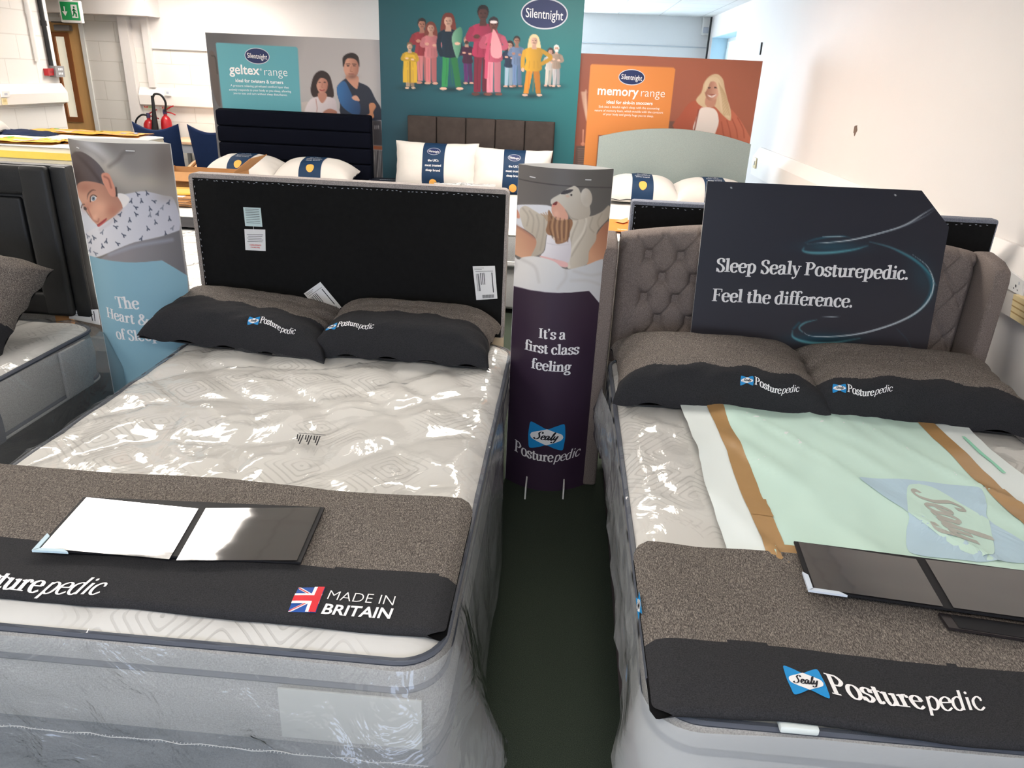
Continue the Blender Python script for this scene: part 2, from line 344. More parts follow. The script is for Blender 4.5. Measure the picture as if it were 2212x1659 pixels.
def curved_word(mb, fn, size, x0, y0, dip=.16, mi=0, T=.15, k=1.0):
    """the two-style wordmark on a sagging baseline; returns width"""
    s = 'Posturepedic'; W = serif(MB(), s, lambda a, b: (0, 0, 0), italic_from=7, dry=True, track=-.03)
    def g(a, b):
        q = a/W*2-1; sc = 1+.28*max(0, -q)**2
        return fn(x0+a*size, y0+size*(b*sc*k-dip*(1-q*q)*1.6), STK[0]*4e-5)
    serif(mb, s, g, italic_from=7, T=T, mi=mi, track=-.03); return W*size
def rings(mb, ol, fn, c, mi=0, n=6):
    o = len(mb.v); L = len(ol)
    mb.v.append(Vector(fn(*c)))
    for k in range(1, n+1): mb.v += [Vector(fn(c[0]+(a-c[0])*k/n, c[1]+(b-c[1])*k/n)) for a, b in ol]
    for i in range(L): mb.f.append((o, o+1+(i+1) % L, o+1+i)); mb.mi.append(mi)
    for k in range(n-1):
        for i in range(L): p = o+1+k*L; mb.f.append((p+i, p+(i+1) % L, p+L+(i+1) % L, p+L+i)); mb.mi.append(mi)
def bow(mb, fn, cx, cy, hw, hh, mi=(0, 1, 2), d=.0006):
    """blue bow-tie emblem with a white lens and brush script; fn(u, v, lift)"""
    def P(pts, l): return [fn(cx+a*hw, cy+b*hh, l) for a, b in pts]
    o = spline([(-.97, .55), (-.93, .93), (-.8, 1), (-.4, .82), (0, .62), (.4, .82), (.8, 1), (.93, .93), (.97, .55), (1, 0), (.97, -.55), (.93, -.93), (.8, -1), (.4, -.82), (0, -.62), (-.4, -.82), (-.8, -1), (-.93, -.93), (-.97, -.55), (-1, 0)], True, 4)
    rings(mb, [(cx+q.x*hw, cy+q.y*hh) for q in o], lambda a, b: fn(a, b, 0), (cx, cy), mi[0])
    le = spline([(-.90, 0), (-.82, .2), (-.6, .34), (-.3, .48)], False, 5)+[Vector((0, .62))]+spline([(.3, .48), (.6, .34), (.82, .2), (.90, 0)], False, 5)
    le = le+[Vector((-q.x, -q.y)) for q in le]
    rings(mb, [(cx+q.x*hw, cy+q.y*hh) for q in le], lambda a, b: fn(a, b, d), (cx, cy), mi[1])
    k = .78
    for i_, st in enumerate(SCRIPT):
        nib(mb, spline(st, k=5), lambda a, b: fn(cx+hw*((a-.84+.30*(b-.3))*k), cy+hh*((b-.28)*k*1.0), 2*d+i_*4e-5), .12, .055, mi=mi[2])
# ---------------------------------------------------------------- printed pictures (flat artwork, one colour per vertex)
class Art:
    def __init__(s, fn, nu, nv, base, view=(0, 0, 1)):
        s.mb = MB(); s.mb.grid(fn, nu, nv)
        s.p = np.array([proj(v) for v in s.mb.v]); s.c = np.tile(np.array(base, float), (len(s.p), 1)); s.view = view
    def T(s, pts): ox, oy, k = s.view; return np.array([(ox+a*k, oy+b*k) for a, b in pts], float)
    def ramp(s, q, col, g):
        if g is None: return np.array(col, float)
        c2, A, B = g; A, B = s.T([A, B]); d = B-A; t = np.clip(((q-A)@d)/(d@d), 0, 1)[:, None]
        return np.array(col, float)*(1-t)+np.array(c2, float)*t
    def mixin(s, idx, a, col): a = a[:, None]; s.c[idx] = s.c[idx]*(1-a)+col*a
    def dist(s, q, P, closed):
        d = np.full(len(q), 1e9); n = len(P)
        for i in range(n if closed else n-1):
            A = P[i]; e = P[(i+1) % n]-A; L = e@e
            if L < 1e-9: continue
            t = np.clip(((q-A)@e)/L, 0, 1); d = np.minimum(d, np.hypot(*(q-A-t[:, None]*e).T))
        return d
    def poly(s, pts, col, f=.8, sm=True, g=None, op=1):
        if sm: pts = [tuple(v) for v in spline(pts, True, 4)]
        P = s.T(pts); lo = P.min(0)-2*f-1; hi = P.max(0)+2*f+1
        idx = np.where(((s.p > lo) & (s.p < hi)).all(1))[0]
        if not len(idx): return
        q = s.p[idx]; ins = np.zeros(len(q), bool); n = len(P)
        for i in range(n):
            x1, y1 = P[i]; x2, y2 = P[(i+1) % n]
            if y1 == y2: continue
            c = (y1 > q[:, 1]) != (y2 > q[:, 1]); ins ^= c & (q[:, 0] < (x2-x1)*(q[:, 1]-y1)/(y2-y1)+x1)
        d = s.dist(q, P, True); sd = np.where(ins, d, -d); a = np.clip(.5+sd/(2*f), 0, 1); a = a*a*(3-2*a)
        s.mixin(idx, a*op, s.ramp(q, col, g))
    def ell(s, cx, cy, rx, ry, col, f=.8, rot=0, op=1, g=None):
        c, r = math.cos(math.radians(rot)), math.sin(math.radians(rot))
        s.poly([(cx+rx*math.cos(a)*c-ry*math.sin(a)*r, cy+rx*math.cos(a)*r+ry*math.sin(a)*c) for a in [k*math.pi/10 for k in range(20)]], col, f, False, g, op)
    def blob(s, cx, cy, rx, ry, col, op=.7, rot=0):
        C = s.T([(cx, cy)])[0]; k = s.view[2]; rx *= k; ry *= k
        idx = np.where(np.hypot(*(s.p-C).T) < 3*max(rx, ry))[0]
        if not len(idx): return
        q = s.p[idx]-C; c, r = math.cos(math.radians(rot)), math.sin(math.radians(rot))
        u = (q[:, 0]*c+q[:, 1]*r)/rx; v = (-q[:, 0]*r+q[:, 1]*c)/ry
        s.mixin(idx, op*np.exp(-(u*u+v*v)), np.array(col, float))
    def line(s, pts, col, wd, f=.7, op=1, sm=True, taper=False):
        if sm: pts = [tuple(v) for v in spline(pts, False, 6)]
        P = s.T(pts); wd *= s.view[2]/2; lo = P.min(0)-wd-2*f; hi = P.max(0)+wd+2*f
        idx = np.where(((s.p > lo) & (s.p < hi)).all(1))[0]
        if not len(idx): return
        q = s.p[idx]
        if taper:
            d = np.full(len(q), -1e9); n = len(P)
            for i in range(n-1):
                A = P[i]; e = P[i+1]-A; L = max(e@e, 1e-9); t = np.clip(((q-A)@e)/L, 0, 1)
                d = np.maximum(d, wd*math.sin(math.pi*(i+.5)/(n-1))-np.hypot(*(q-A-t[:, None]*e).T))
        else: d = wd-s.dist(q, P, False)
        a = np.clip(.5+d/(2*f), 0, 1); s.mixin(idx, a*op, np.array(col, float))
    def wash(s, g, col): s.c = s.ramp(s.p, col, g)
    def done(s, name, mt, parent, gain=.93):
        c = np.clip(s.c, 0, 255)/255; gr = c.mean(1, keepdims=True); c = np.clip((gr+(c-gr)*.92)*gain, 0, 1); l = np.where(c <= .04045, c/12.92, ((c+.055)/1.055)**2.4)
        s.mb.col = np.hstack([l, np.ones((len(l), 1))]); return s.mb.build(name, mt, parent, smooth=False)
def quadfn(c, pl):
    """bilinear patch between four photo corners lying in one plane; pl maps a pixel to that plane"""
    a, b, d, e = [pl(*q) for q in c]
    return lambda u, v: (a*(1-u)+b*u)*(1-v)+(e*(1-u)+d*u)*v
def figure(A, hx, hy, fx, fy, top, leg, skin, hair, lh=0, w=1.0, arms='x', robe=None, hem=.52, open_=0):
    """a small printed standing person: head at (hx, hy), feet at (fx, fy)"""
    H = fy-hy; u = H/7.0; dk = lambda c, k=.8: tuple(v*k for v in c)
    nx, ny = hx, hy+.75*u; cx = lambda t: hx+(fx-hx)*t
    Y = lambda t: hy+H*t
    if lh: A.poly([(hx-.62*u, hy-.3*u), (hx, hy-.8*u), (hx+.62*u, hy-.3*u), (hx+.75*u, Y(.12+lh)), (hx-.75*u, Y(.12+lh))], hair, .7)
    sw = .95*u*w; hw_ = .68*u*w; hp = Y(hem)
    for sgn in (-1, 1):
        k = (.36+open_*.35)*u*w
        A.poly([(cx(.45)+sgn*.05*u-.33*u*w+sgn*.3*u, Y(.45)), (cx(.45)+sgn*.05*u+.33*u*w+sgn*.3*u, Y(.45)), (fx+sgn*k+.30*u, Y(.96)), (fx+sgn*k-.30*u, Y(.96))], leg if sgn < 0 else dk(leg, .9), .7, False, (dk(leg, .75), (cx(.5)-u, 0), (cx(.5)+u, 0)) if sgn > 0 else None)
        A.ell(fx+sgn*(k+.12*u), Y(.985), .36*u, .15*u, skin, .6)
    A.poly([(cx(.15)-sw*.75, Y(.145)), (cx(.13), Y(.125)), (cx(.15)+sw*.75, Y(.145)), (cx(.2)+sw, Y(.2)), (cx(.35)+hw_*1.05, Y(.36)), (cx(.5)+hw_*1.12, hp), (cx(.5)-hw_*1.12, hp), (cx(.35)-hw_*1.05, Y(.36)), (cx(.2)-sw, Y(.2))], top, .7, True, (dk(top, .72), (hx-sw, 0), (hx+sw, 0)))
    if robe: A.poly([(cx(.2)-sw, Y(.2)), (cx(.2)+sw, Y(.2)), (cx(.6)+sw*1.15, Y(.6)), (cx(.8)+sw*1.15, Y(robe)), (cx(.8)-sw*1.15, Y(robe)), (cx(.6)-sw*1.1, Y(.6))], top, .7, False); A.line([(cx(.3), Y(.3)), (cx(.8), Y(robe))], dk(top, .7), .3*u, .8)
    if arms == 'x':
        for q in ((-1, 0), (1, .02)):
            A.line([(cx(.2)+q[0]*sw*.95, Y(.2)), (cx(.3)+q[0]*sw*1.15, Y(.31+q[1])), (cx(.3)-q[0]*.35*u, Y(.285+q[1]))], dk(top, .86), .5*u, .6)
        A.ell(cx(.3)-.5*u, Y(.285), .28*u, .18*u, skin, .6); A.ell(cx(.3)+.45*u, Y(.31), .28*u, .18*u, skin, .6)
    elif arms == 'hip':
        A.line([(cx(.2)-sw*.95, Y(.2)), (cx(.35)-sw*1.1, Y(.36)), (cx(.48)-sw*1.05, Y(.5))], dk(top, .9), .5*u, .6); A.ell(cx(.5)-sw*1.05, Y(.53), .2*u, .25*u, skin, .6)
        A.line([(cx(.2)+sw*.95, Y(.2)), (cx(.3)+sw*1.75, Y(.31)), (cx(.42)+sw*.9, Y(.42))], dk(top, .8), .5*u, .6)
    else:
        for q in (-1, 1): A.line([(cx(.2)+q*sw*.95, Y(.2)), (cx(.35)+q*sw*1.15, Y(.36)), (cx(.48)+q*sw*.9, Y(.49))], dk(top, .85), .46*u, .6)
    for q in (-.5, .1, .6):
        A.line([(cx(.55)+q*hw_, Y(.56)), (cx(.7)+q*hw_*1.1, Y(.72)), (fx+q*u*(.7+open_*.5), Y(.92))], dk(leg, .78), .1*u, .6, .6)
        A.line([(cx(.4)+q*hw_, Y(.37)), (cx(.48)+q*hw_*1.2, Y(.5))], dk(top, .72), .1*u, .6, .6)
    A.poly([(nx-.2*u, hy+.3*u), (nx+.2*u, hy+.3*u), (nx+.32*u, Y(.155)), (nx-.32*u, Y(.155))], dk(skin, .85), .6, False)
    A.ell(hx, hy-.12*u, .5*u, .6*u, hair, .6); A.ell(hx, hy+.08*u, .42*u, .55*u, skin, .7, 0, 1, (dk(skin, .75), (hx-.4*u, 0), (hx+.4*u, 0)))
    A.poly([(hx-.46*u, hy+.05*u), (hx-.4*u, hy-.5*u), (hx, hy-.72*u), (hx+.4*u, hy-.5*u), (hx+.46*u, hy+.05*u), (hx+.25*u, hy-.32*u), (hx-.25*u, hy-.32*u)], hair, .5)
    for q in (-1, 1): A.ell(hx+q*.17*u, hy+.02*u, .075*u, .05*u, dk(skin, .35), .45)
    A.line([(hx-.14*u, hy+.34*u), (hx+.14*u, hy+.34*u)], dk(skin, .6), .09*u, .4); A.line([(hx, hy+.05*u), (hx-.05*u, hy+.2*u)], dk(skin, .75), .07*u, .4)
def oval_logo(mb, fn, cx, cy, hw, hh, m=(0, 1, 2)):
    """silver-rimmed navy oval; fn(u, v, lift)"""
    for k, mi, l in ((1, m[0], 0), (.945, m[1], .0008)):
        mb.poly([fn(cx+hw*k*math.cos(a*math.pi/20), cy+(hh-hw*(1-k))*math.sin(a*math.pi/20), l) for a in range(40)], mi)
    W = sans(MB(), 'Silentnight', lambda a, b: (0, 0, 0), dry=True, bold=.004); s = hw*1.6/W
    sans(mb, 'Silentnight', lambda a, b: fn(cx-hw*.80+a*s, cy-hh*.12+(b-.22)*s*1.35-hh*.08*(a*s/hw-.82), .0016), bold=.004, mi=m[2])
# ---------------------------------------------------------------- shared materials
m_wall = M('warm_white_paint', (228, 223, 219), .7, .25, .015, 3, .05, 60)
m_wallc = M('white_paint', (236, 236, 236), .7, .25, .015, 3)
m_block = bricks('painted_blockwork', (232, 228, 221), (214, 209, 200), .45, .225, (0, 2), .006, .3)
m_blocky = bricks('painted_blockwork_side', (234, 231, 226), (218, 214, 208), .45, .225, (1, 2), .006, .3)
m_ceil = bricks('ceiling_tiles', (244, 244, 242), (214, 214, 212), .6, .6, (0, 1), .008, .1, 0.0, .9)
m_carpet = weave('green_carpet', (38, 45, 38), (68, 76, 64), (420, 420, 420), .6, .95, c2=(52, 60, 50))
m_trunk = M('white_plastic_trunking', (240, 234, 228), .45, .4, .01)
m_white = M('white_plastic', (238, 237, 234), .4, .4, .01)
m_black = M('black_plastic', (22, 22, 24), .45, .4, .05)
m_steel = M('brushed_steel', (150, 150, 152), .35, .5, .05, metal=.8)
m_paper = M('white_paper', (232, 232, 232), .7, .2, .01)
m_ink = M('black_ink', (35, 35, 40), .6, .2, .02)
m_red = M('red_enamel', (168, 24, 32), .3, .5, .05)
m_inkred = M('red_ink', (215, 70, 70), .6, .2, .02)
m_lettering = M('white_lettering', (240, 238, 238), .6, .3, .01)
m_blue = M('emblem_blue', (32, 140, 205), .5, .3, .02)
m_lens = M('emblem_white', (240, 240, 240), .5, .3, .01)
m_navy = M('navy_ink', (18, 36, 84), .45, .4, .04)
m_silver = M('silver_ink', (190, 195, 205), .4, .4, .02)
m_print = print_mat('printed_picture'); m_printm = print_mat('printed_matt_picture', .7, .2)
m_tweed = weave('grey_tweed', (56, 50, 47), (156, 147, 137), (620, 170, 620), .5, .9, c2=(98, 92, 87))
m_tweedx = weave('grey_tweed_fine', (60, 55, 52), (158, 149, 140), (560, 200, 560), .5, .9, c2=(104, 97, 92))
m_dark = weave('charcoal_cloth', (36, 36, 38), (54, 54, 57), (420, 420, 420), .35, .9)
m_under = M('black_lining', (16, 16, 17), .9, .1, .1)
m_quilt = quilt_mat('quilted_ticking', (224, 219, 212), (204, 199, 192)); m_quiltp = quilt_mat('plain_ticking', (222, 219, 215), (206, 203, 198))
m_border = weave('grey_mattress_border', (150, 148, 146), (186, 184, 181), (300, 300, 300), .3, .85)
m_pipe = M('slate_piping', (82, 86, 96), .7, .3, .05)
m_film = film_mat('clear_polythene', .05, 1.15, .07, (246, 250, 252), .22)
m_filmside = film_mat('milky_polythene', .2, 1.9, .08, (226, 234, 240), 1.1)
m_filmsoft = film_mat('soft_milky_polythene', .36, 1.2, .16, (226, 234, 240), .3)
m_base = weave('slate_divan_cloth', (72, 78, 86), (104, 110, 118), (300, 300, 300), .3, .9)
m_basep = weave('mauve_divan_cloth', (84, 72, 72), (122, 106, 104), (300, 300, 300), .3, .9)
m_basew = weave('pale_divan_cloth', (150, 150, 150), (190, 190, 190), (300, 300, 300), .3, .9)
m_hbgrey = weave('taupe_headboard_cloth', (102, 92, 88), (146, 134, 127), (330, 330, 330), .35, .9, c2=(124, 113, 107))
m_blackcloth = M('black_dust_cloth', (27, 27, 27), .95, .08, .25, 40, .15, 500)
m_leather = M('black_faux_leather', (22, 23, 24), .5, .45, .15, 20, .15, 300)
m_pillow = M('white_cotton', (218, 213, 207), .9, .2, .02, 10, .15, 40)
m_band = M('navy_paper_band', (16, 48, 80), .6, .3, .04)
m_orange = M('orange_badge', (232, 172, 84), .6, .3, .08, 30)
m_card = M('brown_cardboard', (178, 132, 88), .85, .2, .08, 12)
m_wood = M('beech_wood', (206, 150, 88), .45, .4, .12, 3, sx=(1, 1, 12))
m_gloss = gloss_mat('glossy_clear_sleeve', (40, 37, 37), .05, .02, 1.0, (3, 16, 3), 1.0)
m_folder = M('black_leatherette_cover', (24, 24, 27), .6, .3, .1, 40)
# ---------------------------------------------------------------- the room
CZ = 2.52; XR = 1.95; XL = -5.5; YB = 9.6; YF = 12.3
def slab(name, x0, x1, y0, y1, z0, z1, mt, parent=None, r=0):
    o = MB().box(x0, x1, y0, y1, z0, z1, r).build(name, mt, parent, smooth=bool(r))
    return struct(o) if parent is None else o
slab('floor', -7.3, XR+.15, -3.5, YF+.15, -.08, 0, m_carpet)
slab('ceiling', -7.3, XR+.15, -3.5, YF+.15, CZ, CZ+.08, m_ceil)
wr = MB()
for a in ((XR, XR+.3, -3.5, 10.15, 0, CZ), (XR, XR+.3, 10.15, 11.9, 0, .95), (XR, XR+.3, 10.15, 11.9, 2.24, CZ), (XR, XR+.3, 11.9, YF, 0, CZ)): wr.box(*a)
w_right = struct(wr.build('wall_right', m_wall, smooth=False))
m_reveal = M('daylight_tinted_reveal', (196, 222, 234), .6)  # bluish daylight on the reveal is put into its base colour
MB().box(XR+.004, XR+.22, 11.893, 11.899, .96, 2.235).box(XR+.004, XR+.22, 10.16, 11.9, 2.233, 2.239).build('window_reveal', m_reveal, w_right, smooth=False)
dent = MB()
P = at(1848, 281, 0, XR)
dent.poly([P+Vector((-.0015, .038*math.cos(a*.524)*(.8+.25*math.sin(2.3*a)), .042*math.sin(a*.524)*(.85+.2*math.sin(1.7*a)))) for a in range(12)])
dent.build('wall_dent', M('bare_brown_plaster', (120, 105, 95), .95, .1, .4, 60), w_right)
P = at(1645, 105, 0, XR); MB().box(XR-.015, XR-.001, P.y-.015, P.y+.015, P.z-.06, P.z+.06, .005).build('window_catch', m_black, w_right)
wn = MB().box(XR+.22, XR+.26, 10.15, 11.9, .95, 1.0).box(XR+.22, XR+.26, 10.15, 11.9, 2.19, 2.24).box(XR+.22, XR+.26, 10.15, 10.2, 1.0, 2.19).box(XR+.22, XR+.26, 11.85, 11.9, 1.0, 2.19).box(XR+.22, XR+.26, 11.0, 11.04, 1.0, 2.19).build('window_1', m_white, smooth=False); struct(wn)
MB().box(XR+.24, XR+.245, 10.2, 11.85, 1.0, 2.19).build('window_glass', emit('daylit_glass', (205, 232, 245), .75), wn)
# far wall, its window added unseen behind the tall panel to light the right wall
fw = MB()
for a in ((-2.1, -1.75, YF, YF+.15, 0, CZ), (-.1, XR, YF, YF+.15, 0, CZ), (-1.75, -.1, YF, YF+.15, 0, .8), (-1.75, -.1, YF, YF+.15, 2.3, CZ)): fw.box(*a)
struct(fw.build('wall_far', m_wallc, smooth=False))
w2 = MB()
for x in (-1.75, -1.2, -.65, -.15): w2.box(x, x+.05, YF+.02, YF+.08, .8, 2.3)
for z in (.8, 2.25): w2.box(-1.75, -.1, YF+.02, YF+.08, z, z+.05)
w2 = struct(w2.build('added_window', m_white, smooth=False))
MB().box(-1.7, -.15, YF+.04, YF+.05, .85, 2.25).build('window_glass', emit('added_daylight_glass', (225, 240, 255), DAY_E), w2)
MB().box(-.1, XR, YF-.012, YF-.001, 2.11, 2.125).build('panel_joint', M('grey_joint', (190, 196, 202), .7), bpy.data.objects['wall_far'])
slab('wall_return', -2.25, -2.1, YB+.15, YF+.15, 0, CZ, m_wallc)
slab('wall_back', -5.45, -2.1, YB, YB+.15, 0, 1.75, m_block); slab('wall_back_upper', -5.45, -2.1, YB, YB+.15, 1.75, CZ, m_wall)
rw = MB()
for a in ((-7.3, -3.2, 0, CZ), (1.2, XR+.15, 0, CZ), (-3.2, 1.2, 0, .95), (-3.2, 1.2, 2.25, CZ)): rw.box(a[0], a[1], -3.6, -3.5, a[2], a[3])
struct(rw.build('wall_rear', m_wall, smooth=False))
w3 = MB()
for k in range(5): w3.box(-3.2+4.35*k/4, -3.15+4.35*k/4, -3.58, -3.52, .95, 2.25)
for z in (.95, 2.2): w3.box(-3.2, 1.2, -3.58, -3.52, z, z+.05)
w3 = struct(w3.build('window_3', m_white, smooth=False))
MB().box(-3.15, 1.15, -3.56, -3.55, 1.0, 2.2).build('window_glass', emit('overcast_glass', (208, 226, 255), 4.2), w3)
# left side: long wall, its end, the door bay beyond
slab('wall_left', XL-.15, XL, -3.5, 8.2, 0, CZ, m_blocky)
slab('wall_outer', -7.3, -7.15, 8.2, YB+.15, 0, CZ, m_wall)
slab('wall_lobby', -7.15, XL-.15, 8.2, 8.35, 0, CZ, m_block)
DY = YB; dx0, dx1, dz = -6.94, -6.06, 2.0
db = MB()
for a in ((-7.15, dx0, DY, DY+.15, 0, CZ), (dx1, -5.45, DY, DY+.15, 0, CZ), (dx0, dx1, DY, DY+.15, dz+.04, CZ)): db.box(*a)
struct(db.build('wall_door_side', m_block, smooth=False))
m_oak = M('oak_veneer', (222, 176, 116), .45, .35, .12, 4, sx=(6, 6, .8))
d1 = MB()
d1.box(dx0, dx1, DY+.02, DY+.065, 0, .87).box(dx0, dx1, DY+.02, DY+.065, 1.86, dz).box(dx0, -6.43, DY+.02, DY+.065, .87, 1.86).box(-6.26, dx1, DY+.02, DY+.065, .87, 1.86)
d1 = struct(d1.build('door_1', m_oak, smooth=False))
MB().box(-6.43, -6.26, DY+.035, DY+.045, .87, 1.86).build('glass_panel', emit('lit_corridor_glass', (236, 230, 208), .45), d1)
gb = MB()
for a in ((-6.45, -6.41, .84, 1.885), (-6.285, -6.225, .84, 1.885), (-6.41, -6.285, 1.835, 1.885), (-6.41, -6.285, .84, .90)): gb.box(a[0], a[1], DY+.005, DY+.035, a[2], a[3])
gb.build('glazing_bead', M('mahogany_bead', (150, 92, 52), .5, .3, .1), d1)
fr = MB().box(dx1, dx1+.05, DY-.02, DY+.1, 0, dz+.04).box(dx0, dx1+.05, DY-.02, DY+.1, dz, dz+.05)
struct(fr.build('trim_1', m_white, smooth=False))
cl = MB().box(-6.36, -6.16, DY-.05, DY+.018, 1.90, 1.965, .008); cl.build('door_closer', m_steel, d1)
MB().box(-6.36, -6.0, DY-.075, DY-.06, 1.985, 2.0).build('closer_arm', M('dark_steel', (90, 85, 80), .4, .5, metal=.6), d1)
for z in (1.62, .98): MB().box(dx1-.012, dx1+.012, DY-.004, DY+.019, z-.05, z+.05).build('hinge', m_steel, d1)
struct(MB().box(-7.1, -5.02, YB-.32, YB-.001, 2.09, CZ-.001).build('trim_2', m_wall, smooth=False))
struct(MB().box(-7.1, -5.6, 8.7, YB-.33, 2.27, CZ-.001).build('trim_3', m_wall, smooth=False))
struct(MB().box(-5.52, -5.40, YB-.09, YB-.001, 0, 2.088).build('trim_4', m_wall, smooth=False))
struct(MB().box(-5.25, -5.17, YB-.05, YB-.001, 1.302, 2.088).build('trim_5', m_wall, smooth=False))
struct(MB().box(-5.16, -2.3, YB-.03, YB-.001, 1.745, 1.765).build('trim_6', m_white, smooth=False))
# dado trunking, right wall and back wall and left wall
def trunk_prof(face, z0, z1, n, y0, y1, axis):
    mb = MB(); pr = [(0, z0), (-.07, z0+.025), (-.075, z1-.09), (-.02, z1), (0, z1)]
    A = [(face+n*-a if axis == 'x' else y0, y0 if axis == 'x' else face+n*-a, z) for a, z in pr]
    B = [(face+n*-a if axis == 'x' else y1, y1 if axis == 'x' else face+n*-a, z) for a, z in pr]
    L = len(pr); mb.add(A+B, [(i, (i+1) % L, L+(i+1) % L, L+i) for i in range(L)]+[tuple(range(L))[::-1], tuple(range(L, 2*L))]); return mb
struct(trunk_prof(XR-.001, .775, 1.065, -1, -3.4, 8.0, 'x').build('trim_7', m_trunk, smooth=False))
struct(trunk_prof(YB-.001, 1.075, 1.30, -1, -5.39, -2.3, 'y').build('trim_8', m_trunk, smooth=False))
struct(trunk_prof(XL+.001, 1.14, 1.35, 1, -3.4, 8.19, 'x').build('trim_9', m_trunk, smooth=False))
sk = MB().box(XL, XL+.02, -3.4, 8.19, 0, .1); struct(sk.build('baseboard_left', m_white, smooth=False))
struct(MB().box(XR-.02, XR, -3.4, YF, 0, .1).build('baseboard_right', m_white, smooth=False))
# pipe by the far corner
struct(MB().tube([(XR-.03, 12.0, .3), (XR-.03, 12.0, CZ-.01)], .014).build('trim_10', m_black))
# ---------------------------------------------------------------- ceiling lights
m_diff = emit('light_diffuser', (255, 247, 238), LAMP_E)
def lamp(x, y, label):
    t = thing('ceiling_light', label, 'ceiling light', (x, y, CZ-.03), group='recessed ceiling lights')
    f = MB()
    for a in ((-.64, .64, -.39, -.36), (-.64, .64, .36, .39), (-.64, -.61, -.36, .36), (.61, .64, -.36, .36)): f.box(x+a[0], x+a[1], y+a[2], y+a[3], CZ-.03, CZ-.001)
    f.build('frame', m_white, t, smooth=False); MB().box(x-.61, x+.61, y-.36, y+.36, CZ-.018, CZ-.002).build('diffuser', m_diff, t, smooth=False)
for x in (-2.65, -.1):
    for y in (-.5, 4.04) if x < -1 else (-.5, 4.04, 5.9): lamp(x, y, 'square recessed ceiling light over the bed display')
lamp(-4.9, 5.6, 'square recessed ceiling light over the bed display'); lamp(-4.9, 2.5, 'square recessed ceiling light over the bed display'); lamp(-4.3, 8.6, 'square recessed ceiling light over the bed display')
# ---------------------------------------------------------------- display panels at the back
UP, OUT = Vector((0, 0, 1)), Vector((0, -1, 0))
def board(name, label, x0, x1, y, z1, zb, base, view, edge=m_white, res=1.7):
    t = thing(name, label, 'display panel', ((x0+x1)/2, y+.01, 0))
    MB().box(x0, x1, y, y+.018, 0, z1).build('board', edge, t, smooth=False)
    pxw = abs(proj((x1, y, z1))[0]-proj((x0, y, z1))[0]); pxh = abs(proj((x0, y, zb))[1]-proj((x0, y, z1))[1])
    A = Art(lambda u, v: Vector((x0+(x1-x0)*u, y-.0015, z1+(zb-z1)*v)), int(pxw/res), int(pxh/res), base, view)
    return t, A
def frame_fn(o, X, Y, n): return lambda u, v, l=0: o+X*u+Y*v+n*l
def px_oval(mb, cx, cy, hw, hh, y):
    c = at(cx, cy, 1, y); e = at(cx+hw, cy+hw*.05, 1, y); s = (e-c).length
    oval_logo(mb, frame_fn(c+OUT*.002, Vector((1, 0, 0)), UP, OUT), 0, 0, s, s*hh/hw*1.03)
OM = [m_silver, m_navy, m_lettering]
def txt(t, name, y, rows, mats=m_lettering):
    for kind, s, a, b, kw in rows:
        mb = MB(); fit(mb, kind, s, at(*a, 1, y), at(*b, 1, y), OUT, lift=.002, **kw); mb.build(name, mats, t, smooth=False)
# teal panel with the row of people
Y1 = 7.28; a = at(818, 20, 1, Y1); b = at(1262, 20, 1, Y1)
t, A = board('tall_display_panel', 'tall teal advertising panel printed with a row of people in coloured nightwear', a.x, b.x, Y1, 2.36, .6, (22, 84, 98), (800, 0, .25316))
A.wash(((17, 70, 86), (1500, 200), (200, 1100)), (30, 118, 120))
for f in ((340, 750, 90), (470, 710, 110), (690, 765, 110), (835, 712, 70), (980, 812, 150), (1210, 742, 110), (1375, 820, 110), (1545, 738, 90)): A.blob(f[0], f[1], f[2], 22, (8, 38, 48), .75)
SK, DK_, LT = (214, 160, 138), (92, 52, 46), (228, 178, 155)
figure(A, 822, 345, 838, 715, (76, 28, 62), (92, 38, 104), SK, (150, 110, 95), w=1.0)
A.ell(822, 362, 18, 16, (70, 50, 45), .8)
figure(A, 1190, 385, 1178, 742, (28, 48, 78), (160, 186, 208), SK, (45, 32, 32), lh=.1)
figure(A, 1250, 345, 1252, 740, (112, 138, 178), (104, 134, 180), (170, 120, 100), (35, 28, 28))
figure(A, 1537, 440, 1515, 735, (206, 200, 194), (206, 198, 188), SK, (70, 50, 45), lh=.06)
figure(A, 1588, 415, 1585, 738, (172, 150, 132), (186, 180, 184), LT, (225, 220, 215))
A.ell(1590, 432, 14, 14, (225, 222, 220), .8)
figure(A, 440, 205, 455, 712, (168, 52, 62), (206, 122, 124), (196, 134, 112), (48, 34, 32), w=1.12)
figure(A, 516, 238, 520, 718, (220, 128, 134), (216, 118, 122), SK, (122, 58, 46), lh=.07)
figure(A, 336, 395, 340, 755, (224, 178, 42), (176, 148, 120), (232, 190, 160), (120, 92, 62), robe=.86, w=1.1)
figure(A, 665, 175, 692, 765, (20, 46, 66), (46, 148, 82), LT, (118, 52, 42), lh=.17, arms='d', open_=1)
A.poly([(765, 230), (785, 262), (782, 330), (765, 440), (740, 498), (712, 430), (695, 330), (715, 268)], (122, 176, 146), .8, True, ((70, 132, 104), (700, 300), (780, 300)))
A.ell(742, 372, 24, 13, LT, .7)
figure(A, 962, 112, 948, 812, (186, 48, 88), (122, 28, 52), DK_, (28, 22, 24), w=1.05)
figure(A, 1052, 205, 1052, 812, (216, 92, 122), (230, 134, 152), (120, 68, 58), (40, 32, 40), w=1.05, robe=None)
A.line([(985, 660), (1000, 420), (1035, 290)], (206, 74, 108), 26, .8); A.poly([(1040, 270), (1070, 270), (1120, 400), (1112, 490), (1030, 470)], (234, 152, 162), .8)
A.ell(1052, 188, 32, 14, (238, 226, 226), .8)
